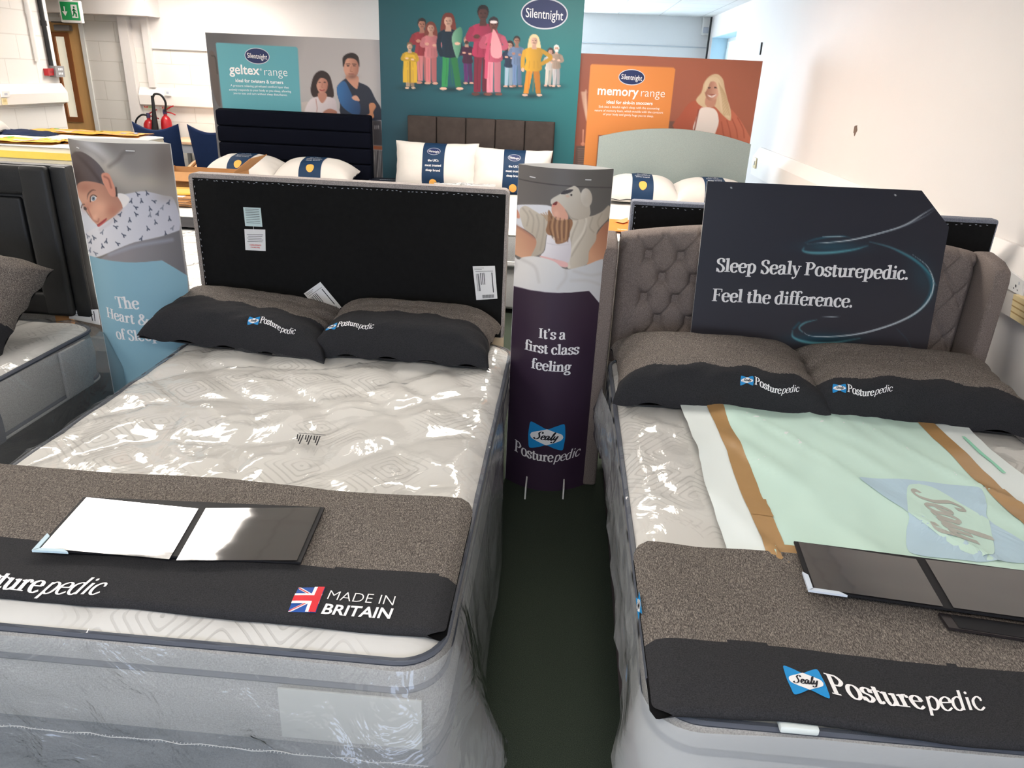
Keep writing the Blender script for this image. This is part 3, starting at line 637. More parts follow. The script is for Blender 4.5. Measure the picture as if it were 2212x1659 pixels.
figure(A, 1398, 345, 1380, 818, (228, 170, 36), (228, 140, 34), LT, (226, 200, 152), lh=.1, arms='hip', w=1.3, hem=.54, open_=.7)
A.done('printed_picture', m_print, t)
mb = MB(); px_oval(mb, 1176, 30, 51, 29.5, Y1); mb.build('oval_logo', OM, t, smooth=False)
# blue-card panel on the left
Y2 = 7.34; a = at(443, 70, 1, Y2); b = at(830, 92, 1, Y2)
t, A = board('display_panel', 'grey advertising panel with pale blue card, man and woman standing with arms folded', a.x, b.x, Y2, a.z, .5, (150, 148, 148), (440, 40, .22901))
A.wash(((92, 92, 96), (900, 500), (150, 300)), (178, 174, 174)); A.poly([(50, 340), (110, 360), (160, 820), (90, 700)], (92, 82, 78), 1); A.line([(75, 350), (110, 370), (130, 520)], (60, 54, 52), 10, 1)
A.poly([(920, 790), (1000, 780), (1320, 920), (930, 900)], (196, 186, 180), 1, False)
A.poly([(1010, 690), (1018, 610), (1040, 540), (1085, 497), (1140, 497), (1185, 535), (1210, 610), (1228, 730), (1180, 752), (1050, 750)], (46, 32, 30), 1)
A.poly([(950, 885), (1000, 770), (1080, 735), (1160, 735), (1240, 765), (1262, 860), (1310, 905), (1200, 925), (1000, 925)], (226, 216, 218), 1, True, ((190, 178, 184), (980, 0), (1300, 0)))
A.poly([(1085, 700), (1150, 700), (1160, 745), (1118, 800), (1080, 745)], (186, 128, 108), 1); A.ell(1118, 622, 54, 86, (206, 150, 128), 1, 0, 1, ((172, 112, 94), (1070, 0), (1170, 0)))
A.poly([(1058, 640), (1058, 560), (1100, 530), (1150, 535), (1182, 640), (1160, 580), (1110, 560), (1078, 590)], (46, 32, 30), .8)
for x in (1092, 1142): A.ell(x, 602, 11, 6, (54, 36, 34), .6)
A.line([(1096, 672), (1118, 680), (1142, 672)], (150, 62, 62), 9, .6); A.line([(1120, 610), (1114, 645), (1124, 648)], (160, 100, 84), 5, .7)
A.poly([(1130, 880), (1190, 850), (1258, 880), (1230, 915), (1130, 920)], (170, 112, 92), 1); A.line([(1058, 760), (1070, 850), (1060, 900)], (176, 120, 110), 6, .7)
A.poly([(1258, 700), (1265, 630), (1340, 565), (1390, 570), (1460, 600), (1560, 650), (1620, 760), (1672, 850), (1680, 960), (1320, 920), (1285, 800)], (28, 36, 54), 1)
A.poly([(1256, 690), (1270, 625), (1330, 590), (1380, 680), (1420, 760), (1472, 800), (1470, 905), (1400, 900), (1300, 820)], (44, 104, 164), 1, True, ((26, 60, 104), (1270, 0), (1480, 0)))
A.poly([(1350, 545), (1455, 545), (1455, 640), (1430, 660), (1345, 570)], (196, 138, 114), 1)
A.ell(1392, 462, 72, 108, (204, 146, 122), 1, 0, 1, ((160, 104, 86), (1360, 0), (1460, 0)))
A.poly([(1318, 460), (1312, 370), (1360, 330), (1420, 328), (1462, 370), (1468, 460), (1445, 400), (1400, 375), (1345, 385)], (38, 28, 26), 1); A.blob(1395, 548, 50, 24, (96, 68, 58), .6)
for x in (1362, 1420): A.ell(x, 446, 13, 6, (50, 36, 34), .6); A.line([(x-16, 430), (x+16, 430)], (48, 34, 32), 7, .6)
A.line([(1372, 524), (1415, 524)], (140, 80, 72), 8, .6); A.line([(1394, 455), (1384, 498), (1402, 500)], (150, 98, 80), 6, .7)
A.poly([(1400, 740), (1440, 725), (1470, 765), (1460, 780), (1410, 765)], (204, 150, 126), .8); A.poly([(1560, 810), (1600, 795), (1625, 830), (1600, 880), (1605, 930), (1560, 950), (1540, 915), (1565, 890)], (184, 122, 86), .8)
A.poly([(1590, 965), (1672, 965), (1690, 1200), (1600, 1195)], (70, 66, 70), 1, False); A.poly([(1600, 1200), (1690, 1205), (1690, 1240), (1600, 1232)], (176, 96, 58), 1, False); A.poly([(1600, 1240), (1695, 1245), (1700, 1510), (1610, 1500)], (66, 62, 66), 1, False)
for k in range(5): A.line([(1610+k*17, 1245), (1625+k*16, 1500)], (200, 196, 196), 5, .6, sm=False)
for k in range(4): A.line([(1610+k*13, 1010), (1612+k*13, 1040)], (190, 186, 186), 5, .6, sm=False)
A.poly([(122, 228), (872, 268), (886, 282), (922, 900), (186, 900), (113, 240)], (92, 172, 186), .8, False)
A.done('printed_picture', m_print, t)
mb = MB(); px_oval(mb, 555.5, 121, 27, 15.5, Y2); mb.build('oval_logo', OM, t, smooth=False)
V = lambda x, y: (440+x*.22901, 40+y*.22901)
txt(t, 'heading', Y2, [('sans', 'geltex', V(246, 518), V(530, 532), dict(bold=.017)), ('sans', '®', V(530, 492), V(550, 493), {}), ('sans', 'range', V(566, 536), V(792, 545), dict(bold=-.012)),
    ('sans', 'ideal for twisters & turners', V(300, 598), V(752, 618), dict(bold=.017))])
txt(t, 'small_print', Y2, [('sans', 'A pressure relieving gel-infused comfort layer that', V(255, 640), V(803, 660), {}), ('sans', 'actively responds to your body as you sleep, allowing', V(240, 678), V(826, 698), {}), ('sans', 'you to toss and turn without sleep disturbance.', V(282, 712), V(790, 731), {})])
# orange-card panel on the right
a = at(1258, 116, 1, Y2); b = at(1648, 131, 1, Y2)
t, A = board('display_panel', 'terracotta advertising panel with orange card and long haired blonde woman', a.x-.05, b.x, Y2, (a.z+b.z)/2, .5, (168, 92, 66), (1220, 0, .28933))
A.wash(((140, 76, 56), (1000, 600), (150, 1000)), (172, 96, 70))
A.poly([(85, 1090), (150, 1090), (150, 1240), (70, 1240)], (92, 70, 62), 1, False); A.ell(135, 1075, 15, 14, (196, 124, 96), .8); A.line([(135, 1070), (138, 970)], (206, 140, 112), 9, .7)
for k in range(7): A.line([(165, 900-k*8), (140+k*3, 780-k*16), (126+k*6, 690)], (208, 172, 148), 12, 1, .5)
for k in range(8): A.line([(100, 1110+k*16), (150, 1110+k*16)], (140, 112, 98), 7, .7, .6, False)
A.poly([(775, 905), (850, 905), (850, 985), (770, 985)], (116, 78, 66), 1, False)
A.poly([(815, 960), (870, 850), (920, 780), (1000, 750), (1200, 790), (1290, 870), (1370, 1000), (1380, 1070), (1100, 1000)], (176, 84, 58), 1, True, ((206, 112, 82), (900, 0), (1350, 0)))
A.poly([(965, 980), (975, 900), (1010, 815), (1050, 800), (1120, 815), (1150, 880), (1140, 960), (1110, 1010)], (236, 222, 212), 1); A.line([(1000, 820), (965, 985)], (134, 58, 42), 9, 1); A.line([(1150, 850), (1155, 920), (1128, 1000)], (190, 96, 70), 12, 1)
A.poly([(980, 750), (1020, 690), (1040, 620), (1080, 570), (1135, 552), (1180, 590), (1195, 660), (1215, 740), (1240, 830), (1235, 900), (1180, 860), (1110, 790), (1035, 800)], (214, 186, 146), 1)
A.poly([(1060, 720), (1130, 720), (1120, 790), (1085, 800), (1048, 780)], (196, 138, 112), 1); A.ell(1100, 672, 55, 82, (216, 162, 136), 1, 6, 1, ((168, 112, 90), (1140, 0), (1060, 0)))
A.poly([(1045, 690), (1050, 610), (1100, 575), (1150, 590), (1175, 660), (1190, 760), (1230, 880), (1170, 830), (1150, 720), (1130, 620), (1090, 610), (1070, 650)], (222, 196, 158), 1)
for k in range(6): A.line([(1150+k*6, 620+k*10), (1175+k*7, 740), (1185+k*9, 860)], (184, 152, 108), 5, .7, .7)
A.line([(1072, 712), (1098, 724), (1124, 708)], (236, 226, 222), 9, .6); A.line([(1072, 708), (1124, 704)], (150, 70, 62), 5, .5)
for x in (1078, 1124): A.ell(x, 655, 11, 6, (60, 44, 40), .6)
for k in range(4): A.line([(1290-k*40, 880+k*10), (1330-k*50, 960+k*5), (1340-k*50, 1030)], (146, 64, 44), 7, 1, .6)
A.poly([(203, 478), (812, 504), (825, 518), (772, 985), (250, 1010), (232, 1240), (140, 1230), (192, 490)], (230, 138, 62), .8, False)
A.done('printed_picture', m_print, t)
mb = MB(); px_oval(mb, 1364.5, 167, 28.5, 15.6, Y2); mb.build('oval_logo', OM, t, smooth=False)
V = lambda x, y: (1220+x*.28933, y*.28933)
txt(t, 'heading', Y2, [('sans', 'memory', V(240, 705), V(548, 720), dict(bold=.017)), ('sans', 'range', V(560, 720), V(745, 727), dict(bold=-.012)), ('sans', 'ideal for sink-in snoozers', V(310, 772), V(655, 785), dict(bold=.017))])
txt(t, 'small_print', Y2, [('sans', "Sink into a blissful night's sleep with the cocooning", V(252, 803), V(706, 818), {}), ('sans', 'nature of memory foam, which moulds with the contours', V(222, 830), V(733, 848), {}), ('sans', 'of your body and gently hugs you to sleep.', V(284, 858), V(662, 875), {})])
# ---------------------------------------------------------------- beds
def outline(x0, x1, y0, y1, r, n=7):
    pts = []
    for cx, cy, a0 in ((x1-r, y1-r, 0), (x0+r, y1-r, 90), (x0+r, y0+r, 180), (x1-r, y0+r, 270)):
        for k in range(n+1):
            a = math.radians(a0+90*k/n); pts.append((cx+r*math.cos(a), cy+r*math.sin(a)))
    out = []
    for i, p in enumerate(pts):
        q = pts[(i+1) % len(pts)]; L = math.hypot(q[0]-p[0], q[1]-p[1]); k = max(1, int(L/.05))
        for j in range(k): out.append((p[0]+(q[0]-p[0])*j/k, p[1]+(q[1]-p[1])*j/k))
    return out
def sq2rr(u, v, x0, x1, y0, y1, r):
    a, b = (x1-x0)/2, (y1-y0)/2; x, y = (u*2-1)*a, (v*2-1)*b
    qx, qy = (abs(x)-(a-r))/r, (abs(y)-(b-r))/r
    if qx > 0 and qy > 0:
        x = math.copysign(a-r+r*qx*math.sqrt(max(0, 1-qy*qy/2)), x); y = math.copysign(b-r+r*qy*math.sqrt(max(0, 1-qx*qx/2)), y)
    return (x0+x1)/2+x, (y0+y1)/2+y
def sk_edge(x, y, x0, x1, y0, y1, r):
    a, b = (x1-x0)/2, (y1-y0)/2; dx, dy = a-abs(x-(x0+x1)/2), b-abs(y-(y0+y1)/2)
    if dx < r and dy < r: return max(0, r-math.hypot(r-dx, r-dy))
    return max(0, min(dx, dy))
def quilt_h(x, y, amp, p=.25):
    u = (x+.6*y)/p+.25*math.sin(y*8); v = (y-.55*x)/p*.8+.25*math.sin(x*7+1)
    return amp*(math.sqrt(abs(math.sin(math.pi*u)*math.sin(math.pi*v)))-.55)
def mattress(label, x0, x1, y0, y1, z0, z1, amp=.012, r=.09, mats=None, rolls=(.028, .10), group=None, step=.02, name='mattress'):
    top, brd, pip = mats or (m_quilt, m_border, m_pipe)
    t = thing(name, label, 'mattress', ((x0+x1)/2, (y0+y1)/2, z0), group=group)
    def zt(x, y):
        s = sk_edge(x, y, x0, x1, y0, y1, r); e = max(0, 1-s/.07)
        return z1+quilt_h(x, y, amp)*(1-e*.6)-rolls[0]*e*e
    def fn(u, v):
        x, y = sq2rr(u, v, x0, x1, y0, y1, r); return (x, y, zt(x, y))
    MB().grid(fn, int((x1-x0)/step), int((y1-y0)/step)).build('top_panel', top, t)
    ol = outline(x0, x1, y0, y1, r); L = len(ol); b = MB(); cx, cy = (x0+x1)/2, (y0+y1)/2
    def off(p, d):
        vx, vy = p[0]-cx, p[1]-cy; ax, ay = abs(vx)-((x1-x0)/2-r), abs(vy)-((y1-y0)/2-r)
        nn = Vector((math.copysign(max(ax, 0), vx), math.copysign(max(ay, 0), vy))); nn = nn.normalized() if nn.length else nn
        return p[0]+nn.x*d, p[1]+nn.y*d
    zs = [(z1-rolls[0]*.9-.004, 0), (z1-(rolls[0]+rolls[1])/2, .012), (z1-rolls[1], 0)] + [(z1-rolls[1]-(z1-rolls[1]-z0)*k/5, .014*math.sin(math.pi*k/5)) for k in range(1, 6)]
    o = len(b.v)
    for z, d in zs:
        for p in ol: q = off(p, d); b.v.append(Vector((*q, z)))
    for i in range(len(zs)-1):
        for k in range(L): b.f.append((o+(i+1)*L+k, o+(i+1)*L+(k+1) % L, o+i*L+(k+1) % L, o+i*L+k)); b.mi.append(0)
    b.build('side_border', brd, t)
    for dz in rolls: MB().tube([(*off(p, .002), z1-dz*(.95 if dz == rolls[0] else 1)) for p in ol], .0085 if z1 < .59 else .007, 6, True).build('piping', pip, t)
    t_ = dict(t=t, zt=zt, off=off, ol=ol, b=(x0, x1, y0, y1, z0, z1, r)); return t_
def divan(label, x0, x1, y0, y1, z1, mt, group=None, r=.03):
    t = thing('divan_base', label, 'bed base', ((x0+x1)/2, (y0+y1)/2, 0), group=group)
    MB().box(x0, x1, y0, y1, .035, z1, r, 3).build('base_box', mt, t)
    for x in (x0+.1, x1-.1):
        for y in (y0+.1, y1-.1): MB().lathe([(.02, .0), (.02, .036)], (x, y, 0), 10).build('foot', m_black, t)
    return t
def wrap(md, zb=.1, flare=.05, amp=.006, mt=m_film, mts=m_filmside, corner=None, step=.016, seed=0, low=None, ns=1, lim=None, soft=True):
    """thin polythene over a mattress: a creased top sheet and hanging sides"""
    x0, x1, y0, y1, z0, z1, r = md['b']; g = .008
    def zf(x, y):
        n = fbm(x*2.6+seed, y*1.5, seed); q = 1-min(1, abs(n)*3.2); n2 = fbm(x*1.2-y*2.3+seed, y*1.1+x*1.6, 5+seed); q2 = 1-min(1, abs(n2)*3.6)
        return md['zt'](x, y)+g+amp*(q**5*2.2+q2**6*2.0+.5*fbm(x*9, y*7, seed))
    md['zf'] = zf
    def fn(u, v):
        x, y = sq2rr(u, v, x0-g, x1+g, y0-g, y1+g, r); xx, yy = min(max(x, x0), x1), min(max(y, y0), y1); return (x, y, zf(xx, yy))
    MB().grid(fn, int((x1-x0)/step), int((y1-y0)/step)).build('plastic_cover', mt, md['t'])
    ol = md['ol']; L = len(ol); s = MB(); R = 16
    for i in range(R+1):
        k = i/R
        for j, p in enumerate(ol):
            a = j*.05; zz = (low(p) if low else zb); z = (z1-.035)*(1-k)+zz*k
            wf = min(1, max(.15, 1-(p[1]-y0-.05)/.2)) if p[0] > x1-.2 else 1; ns_ = ns*wf
            rd = fbm(p[0]*7+z*5+seed, p[1]*7-z*4, seed+2); r2 = fbm(p[0]*2.6-z*2+seed, p[1]*2.6+z*3, seed+7); d = g+.004+.03*k**.6*ns_*max(0, 1-abs(r2)*5)**2+.034*k**.6*ns_*max(0, 1-abs(rd)*4.5)**3+flare*k**.8+(.018*k+.006)*ns_*fbm(p[0]*7+seed, p[1]*7, z*2.2)+.008*k*ns_*fbm(p[0]*22, p[1]*22, z*6)
            if corner:
                for (qx, qy, rad, amt, zc) in corner: d += amt*max(0, 1-math.hypot(p[0]-qx, p[1]-qy)/rad)**1.5*max(0, 1-abs(z-zc)/.3)**1.2
            if lim: d = min(d, lim(p))
            q = md['off'](p, d); s.v.append(Vector((q[0], min(q[1], y1+.025), z+.012*k*fbm(a*3, seed, 2))))
    for i in range(R):
        for j in range(L): s.f.append((i*L+j, i*L+(j+1) % L, (i+1)*L+(j+1) % L, (i+1)*L+j)); s.mi.append(1 if ol[j][1] > y0+.2 and ol[j][0] > x1-.2 else 0)
    s.build('plastic_skirt', [mts, m_filmsoft if soft else mts], md['t'])
    return md
# pillows
def pillow_surf(w_, h_, t_, seed=0, c=.05, low=.3, wr=.004, pu=3.2, pv=3.0, ex=.55):
    def sf(u, v, off=0, top=True):
        pr = ((1-abs(u)**pu)*(1-abs(v)**pv)); pr = max(0, pr)**ex
        x = w_/2*u*(1-c*(1-v*v)); y = h_/2*v*(1-c*1.4*(1-u*u))
        z = (t_*pr+wr*fbm(u*3+seed, v*3, 1)*pr+wr*1.5*(max(abs(u), abs(v))**6)*math.sin(14*(u-v)+seed)) if top else -low*t_*pr
        return Vector((x, y, z+(off if top else -off)))
    return sf
def pillow(name, label, loc, w_, h_, t_, rot, mats, split=None, group=None, seed=0, low=.3, n=36, **k):
    t = thing(name, label, 'pillow', loc, rot, group); sf = pillow_surf(w_, h_, t_, seed, low=low, **k)
    S = lambda q: math.sin(math.pi/2*(q*2-1)); b = MB()
    mf = (lambda u, v: 1 if S(v) < split(S(u)) else 0) if split else None
    b.grid(lambda u, v: sf(S(u), S(v)), n, n, mif=mf); b.grid(lambda u, v: sf(S(u), S(v), 0, False), n, n, flip=True, mi=1 if split else 0)
    b.build('pillow_cover', mats, t, local=True, sharp=60); return t, sf
def rxz(tilt, yaw=0, roll=0): return Matrix.Rotation(math.radians(yaw), 3, 'Z') @ Matrix.Rotation(math.radians(tilt), 3, 'X') @ Matrix.Rotation(math.radians(roll), 3, 'Y')
def white_pillow(label, loc, rot, w_=.72, h_=.46, t_=.16, group='white pillows with navy paper bands', band=(-.28, .28), logo=True, pipe=True, seed=0, flip=False):
    t, sf = pillow('pillow', label, loc, w_, h_, t_, rot, [m_pillow], None, group, seed)
    if pipe:
        rim = [sf(u, -1) for u in np.linspace(-1, 1, 24)]+[sf(1, v) for v in np.linspace(-1, 1, 16)][1:]+[sf(u, 1) for u in np.linspace(1, -1, 24)][1:]+[sf(-1, v) for v in np.linspace(1, -1, 16)][1:-1]
        MB().tube(rim, .0035, 5, True).build('piping', m_black, t, local=True)
    S = lambda q: math.sin(math.pi/2*(q*2-1))
    b = MB().grid(lambda u, v: sf(band[0]+(band[1]-band[0])*u, S(v)*1.004, .003), 10, 30).grid(lambda u, v: sf(band[0]+(band[1]-band[0])*u, S(v)*1.004, .003, False), 10, 30, flip=True)
    bo = b.build('paper_band', m_band, t, local=True); bc = (band[0]+band[1])/2; bw = (band[1]-band[0])*w_/2
    g = lambda cx, cv: (lambda a, b2, l=0: sf(cx+a/(w_/2), cv+b2/(h_/2), .0045+l))
    for i, s in enumerate(("the UK's", 'most trusted', 'sleep brand')):
        wd = sans(MB(), s, lambda a, b2: (0, 0, 0), dry=True, bold=.017); sz = bw*.74/sans(MB(), 'most trusted', lambda a, b2: (0, 0, 0), dry=True, bold=.017)
        L = MB(); sans(L, s, (lambda a, b2, f=g(bc, .12-.2*i), o=wd*sz/2, sz=sz: f(a*sz-o, b2*sz)), bold=.017); L.build('slogan', m_lettering, bo, local=True, smooth=False)
    q = MB(); f = g(bc, -.74 if not flip else -.66); rings(q, [(.036*math.cos(a*.314), .034*math.sin(a*.314)) for a in range(20)], lambda a, b2: f(a, b2, .001), (0, 0)); q.build('round_badge', m_orange, bo, local=True, smooth=False)
    if logo:
        q = MB(); f = g(bc, .55); oval_logo(q, f, 0, 0, .30*bw, .17*bw); q.build('oval_logo', OM, bo, local=True, smooth=False)
    return t
# back row headboards and beds
def hb_legs(t, x0, x1, y, z, mt=m_wood):
    for x in (x0+.3, x1-.3): MB().box(x-.03, x+.03, y+.03, y+.05, 0, z+.1).build('strut', mt, t, smooth=False)
YH = 7.16
a = at(465, 232, 1, YH); b = at(800, 251, 1, YH); nx0, nx1, nz = a.x, b.x, (a.z+b.z)/2
m_velvet = M('navy_velvet', (7, 10, 22), .9, .1, .2, 12)
t = thing('headboard', 'navy velvet headboard with horizontal channels below the pale blue card panel', 'headboard', ((nx0+nx1)/2, YH, 0))
MB().box(nx0, nx1, YH+.02, YH+.09, .25, nz, .02).build('frame', m_velvet, t)
for k in range(5): MB().box(nx0+.002, nx1-.002, YH-.025, YH+.03, .5+(nz-.505)*k/5, .5+(nz-.505)*(k+1)/5-.003, .02, 3).build('channel', m_velvet, t)
hb_legs(t, nx0, nx1, YH+.05, .2)
a = at(880, 247, 1, YH); b = at(1199, 265, 1, YH); bx0, bx1, bz = a.x, b.x, (a.z+b.z)/2
m_crush = M('crushed_brown_velvet', (58, 51, 48), .8, .2, .4, 14, .2, 30)
t = thing('headboard', 'dark brown headboard of five upright panels below the teal panel', 'headboard', ((bx0+bx1)/2, YH, 0))
MB().box(bx0, bx1, YH+.02, YH+.08, .25, bz-.005).build('frame', m_crush, t)
for k in range(5): MB().box(bx0+(bx1-bx0)*k/5+.003, bx0+(bx1-bx0)*(k+1)/5-.003, YH-.025, YH+.03, .5, bz, .014, 3).build('panel', m_crush, t)
hb_legs(t, bx0, bx1, YH+.05, .2)
a = at(1294, 297, 1, YH); b = at(1622, 310, 1, YH); gx0, gx1, gz = a.x, b.x, (a.z+b.z)/2; gp = at(1440, 279, 1, YH).z
m_sage = weave('sage_grey_cloth', (142, 154, 150), (158, 168, 164), (300, 300, 300), .2, .9)
t = thing('headboard', 'plain pale grey green headboard with a curved top', 'headboard', ((gx0+gx1)/2, YH, 0))
arc = [(gx0+(gx1-gx0)*k/24, gz+(gp-gz+.005)*(1-(k/12-1)**2)) for k in range(25)]
p = MB(); prof = [(gx0, .3)]+arc+[(gx1, .3)]
p.prism([(x, YH+.06, z) for x, z in prof], (0, -1, 0), .075); p.build('cushion', m_sage, t, sharp=50); hb_legs(t, gx0, gx1, YH+.05, .25)
BG = 'back row divan bases'; MG = 'back row mattresses'
for (x0, x1, nm, cl) in ((nx0+.03, nx1-.03, 'navy channelled', m_basew), (bx0, bx1, 'brown panelled', m_basew), (gx0, gx1, 'curved grey green', m_basew)):
    divan('pale divan base in front of the %s headboard' % nm, x0, x1, 5.25, YH-.03, .36, cl, BG)
    md = mattress('white mattress in front of the %s headboard' % nm, x0, x1, 5.22, YH-.03, .36, .62, .006, .08, (m_quiltp, m_basew, m_white), (.025, .22), MG, .05)
    if nm[0] == 'c': mg = md
zt = .632
def back_pillow(px, py, lab, w_, yaw=0, tilt=8, y=None, **k):
    p = at(px, py, 1, y); return white_pillow(lab, (p.x, y or p.y, zt+.066), rxz(tilt, yaw), w_, **k)
back_pillow(533, 356, 'left white pillow with navy band against the navy headboard', .70, -3, y=6.88, seed=1, logo=False)
back_pillow(682, 364, 'right white pillow with navy band against the navy headboard', .72, 2, y=6.86, seed=2, logo=False)
pa = at(937, 352, 1, 7.0); pb = at(1107, 363, 1, 7.0)
white_pillow('upright white pillow with navy band, left of the pair at the brown headboard', (pa.x+.02, 7.02, zt+.185), rxz(74, 0, -2), .78, .46, .15, seed=3, band=(-.27, .27), pipe=False)
white_pillow('upright white pillow with navy band, right of the pair at the brown headboard', (pb.x-.01, 7.02, zt+.17), rxz(74, 0, 2), .74, .44, .15, seed=4, band=(-.2, .34), pipe=False)
back_pillow(1383, 415, 'left white pillow with navy band at the curved grey headboard', .68, 0, y=6.88, seed=5)
back_pillow(1535, 425, 'white pillow half hidden by the dark sign, at the curved grey headboard', .70, 2, y=6.88, seed=6)
# orange runner across the foot of the right back bed
x0, x1, y0, y1 = mg['b'][:4]; zr = lambda x, y: .638+.004*fbm(x*3, y*3, 2)
def rn(u, v):
    s = u*2-1; x = (x0+x1)/2+s*(x1-x0)/2*1.01; y = 5.35+.5*v; return (x, y, zr(x, y)-.04*max(0, abs(s)-.93)/.07)
m_orun = M('orange_runner_cloth', (232, 130, 62), .8, .2, .08, 6)
r = MB().grid(rn, 40, 14).build('bed_runner', m_orun); tag(r, 'orange bed runner with white lettering on the bed with the curved headboard', 'bed runner')
q = MB(); fit(q, 'sans', 'www.', at(1333, 497, 2, .645), at(1356, 499, 2, .645), UP, lift=.006, bold=.02); q.build('lettering', m_lettering, r, smooth=False)
q = MB(); P = [at(*c, 2, .645) for c in ((1328, 479), (1356, 471), (1356, 480), (1345, 483))]; q.poly([p+UP*.004 for p in P]); q.build('runner_print', M('tan_print', (214, 150, 96), .8), r, smooth=False)
# plinth with dark leaflet between the left pair of back beds
pl = thing('leaflet', 'dark navy leaflet lying flat between the navy and brown headboards', 'leaflet', (-1.66, 6.95, .655)); P = [at(*c, 2, .66) for c in ((800, 384), (868, 386), (872, 396), (793, 394))]
st = thing('bedside_plinth', 'low dark plinth between the navy and brown headboard beds', 'plinth', ((nx1+bx0)/2, 6.9, 0))
MB().box(nx1-.02, bx0-.005, 6.7, 7.1, .0, .652, .01).build('plinth_box', m_band, st)
MB().prism(P, UP, .004).build('cover', M('navy_leaflet', (22, 30, 46), .5, .4, .1), pl, smooth=False)
q = MB()
for k in range(9): q.poly([P[3]*(1-v)+P[0]*v+(P[2]-P[3])*u+UP*.0045 for u, v in ((.3+.05*k, .5), (.34+.05*k, .5), (.34+.05*k, .6), (.3+.05*k, .6))])
q.build('faint_print', m_silver, pl, smooth=False)
# crumpled clear bag lying against the upright pillows
bg = MB(); pc = at(1012, 396, 2, .66)
def bagf(u, v):
    a, e = u*2*math.pi, v*math.pi/2; k = 1+.35*fbm(math.cos(a)*2.2, math.sin(a)*2.2, v*4)+.12*fbm(math.cos(a)*7, math.sin(a)*7, v*9)
    return (pc.x+.36*math.cos(a)*math.cos(e)*k, 6.72+.09*math.sin(a)*math.cos(e)*k, .637+.085*math.sin(e)*k)
bg.grid(bagf, 60, 16); o = bg.build('plastic_bag', film_mat('crumpled_clear_bag', .3, 1.4, .1), sharp=30); tag(o, 'crumpled clear plastic bag lying in front of the upright white pillows', 'plastic bag')
# ---------------------------------------------------------------- front beds
LB = mattress('white quilted double mattress in clear polythene, in the left foreground', -1.525, -.19, 1.14, 3.02, .30, .575, .018, .09)
divan('slate blue grey divan base under the left foreground mattress', -1.51, -.20, 1.155, 3.0, .30, m_base)
wrap(LB, .09, .045, .0045, corner=[(-.185, 1.14, .42, .12, .28)], seed=3, lim=lambda p: 1 if p[1] < 2.1 else .003+.06*max(0, 1-(p[1]-2.1)/.5))
RB = mattress('white patterned double mattress in clear polythene, in the right foreground', .235, 1.63, 1.06, 2.96, .33, .575, .005, .09)
divan('mauve grey divan base under the right foreground mattress', .245, 1.62, 1.075, 2.95, .33, m_basep)
wrap(RB, .335, .012, .0045, corner=[(.235, 2.65, .35, .05, .45), (.235, 1.06, .3, .05, .35)], seed=11, ns=.2, mts=m_filmsoft)
o = MB().box(.2435, .2445, 1.50, 1.52, .20, .24).build('cloth_tab', m_blue, bpy.data.objects['divan_base.004'] if 'divan_base.004' in bpy.data.objects else None)
FB = mattress('grey sided mattress in clear polythene at the left edge of the photo', -3.36, -1.99, 1.1, 2.92, .33, .585, .008, .09, rolls=(.03, .235))
divan('dark divan base under the mattress at the left edge', -3.35, -2.0, 1.12, 2.9, .33, m_under)
wrap(FB, .24, .09, .005, corner=[(-1.99, 2.92, .5, .08, .4)], seed=21, mts=film_mat('thin_clear_bag', .10, 1.6, .1, (236, 242, 246), .5), soft=False)
# welded seam of the polythene across the foot of the left bed
sm_ = MB(); rg = random.Random(5)
for k in range(170):
    x = -1.5+1.3*k/170; sm_.tube([(x, 1.076, .338), (x+.002, 1.075, .341+.003*rg.random())], .0012, 4)
sm_.tube([(-1.5+1.3*k/60, 1.077+.002*math.sin(k), .339+.002*math.sin(k*1.7)) for k in range(61)], .0009, 4)
sm_.build('welded_seam', film_mat('seam_film', .5, 1.5, .1), LB['t'])
b = MB().box(-1.982, -1.966, 2.63, 2.80, .345, .545, .004); b.build('border_panel', m_border, FB['t'])
b = MB(); b.grid(lambda u, v: (-1.966+.012*math.sin(math.pi*v), 2.18+.06*u+.02*v, .54-.2*v), 2, 8); b.build('carry_strap', m_pipe, FB['t'])
# vertical stitched joints on the right mattress border seen through the film
for k in range(9):
    y = 1.3+.18*k; MB().grid(lambda u, v: (.2235, y+.05*u, .535-.19*v), 1, 4).build('border_stripe', m_pipe, RB['t'])
MB().box(.44, .60, 1.043, 1.047, .345, .44).build('woven_label', m_ink, RB['t'], smooth=False)
q = MB(); bow(q, frame_fn(Vector((.52, 1.0422, .40)), Vector((1, 0, 0)), UP, OUT), 0, 0, .042, .026); q.build('label_emblem', [m_blue, m_lens, m_ink], RB['t'], smooth=False)
MB().box(-.52, -.22, 1.118, 1.124, .335, .47, .002).build('border_patch', M('pale_border_patch', (196, 196, 190), .8), LB['t'])
# printed care text on the polythene
q = MB()
for k in range(9):
    P = at(642+k*6, 938+k*.5, 2, .6); q.poly([P, P+Vector((.004, 0, 0)), P+Vector((.012, -.03-.015*(k % 3), 0)), P+Vector((.008, -.03-.015*(k % 3), 0))])
P = at(645, 936, 2, .6); q.poly([P, P+Vector((.085, 0, 0)), P+Vector((.085, .003, 0)), P+Vector((0, .003, 0))]); q.build('printed_care_text', m_ink, LB['t'], smooth=False)
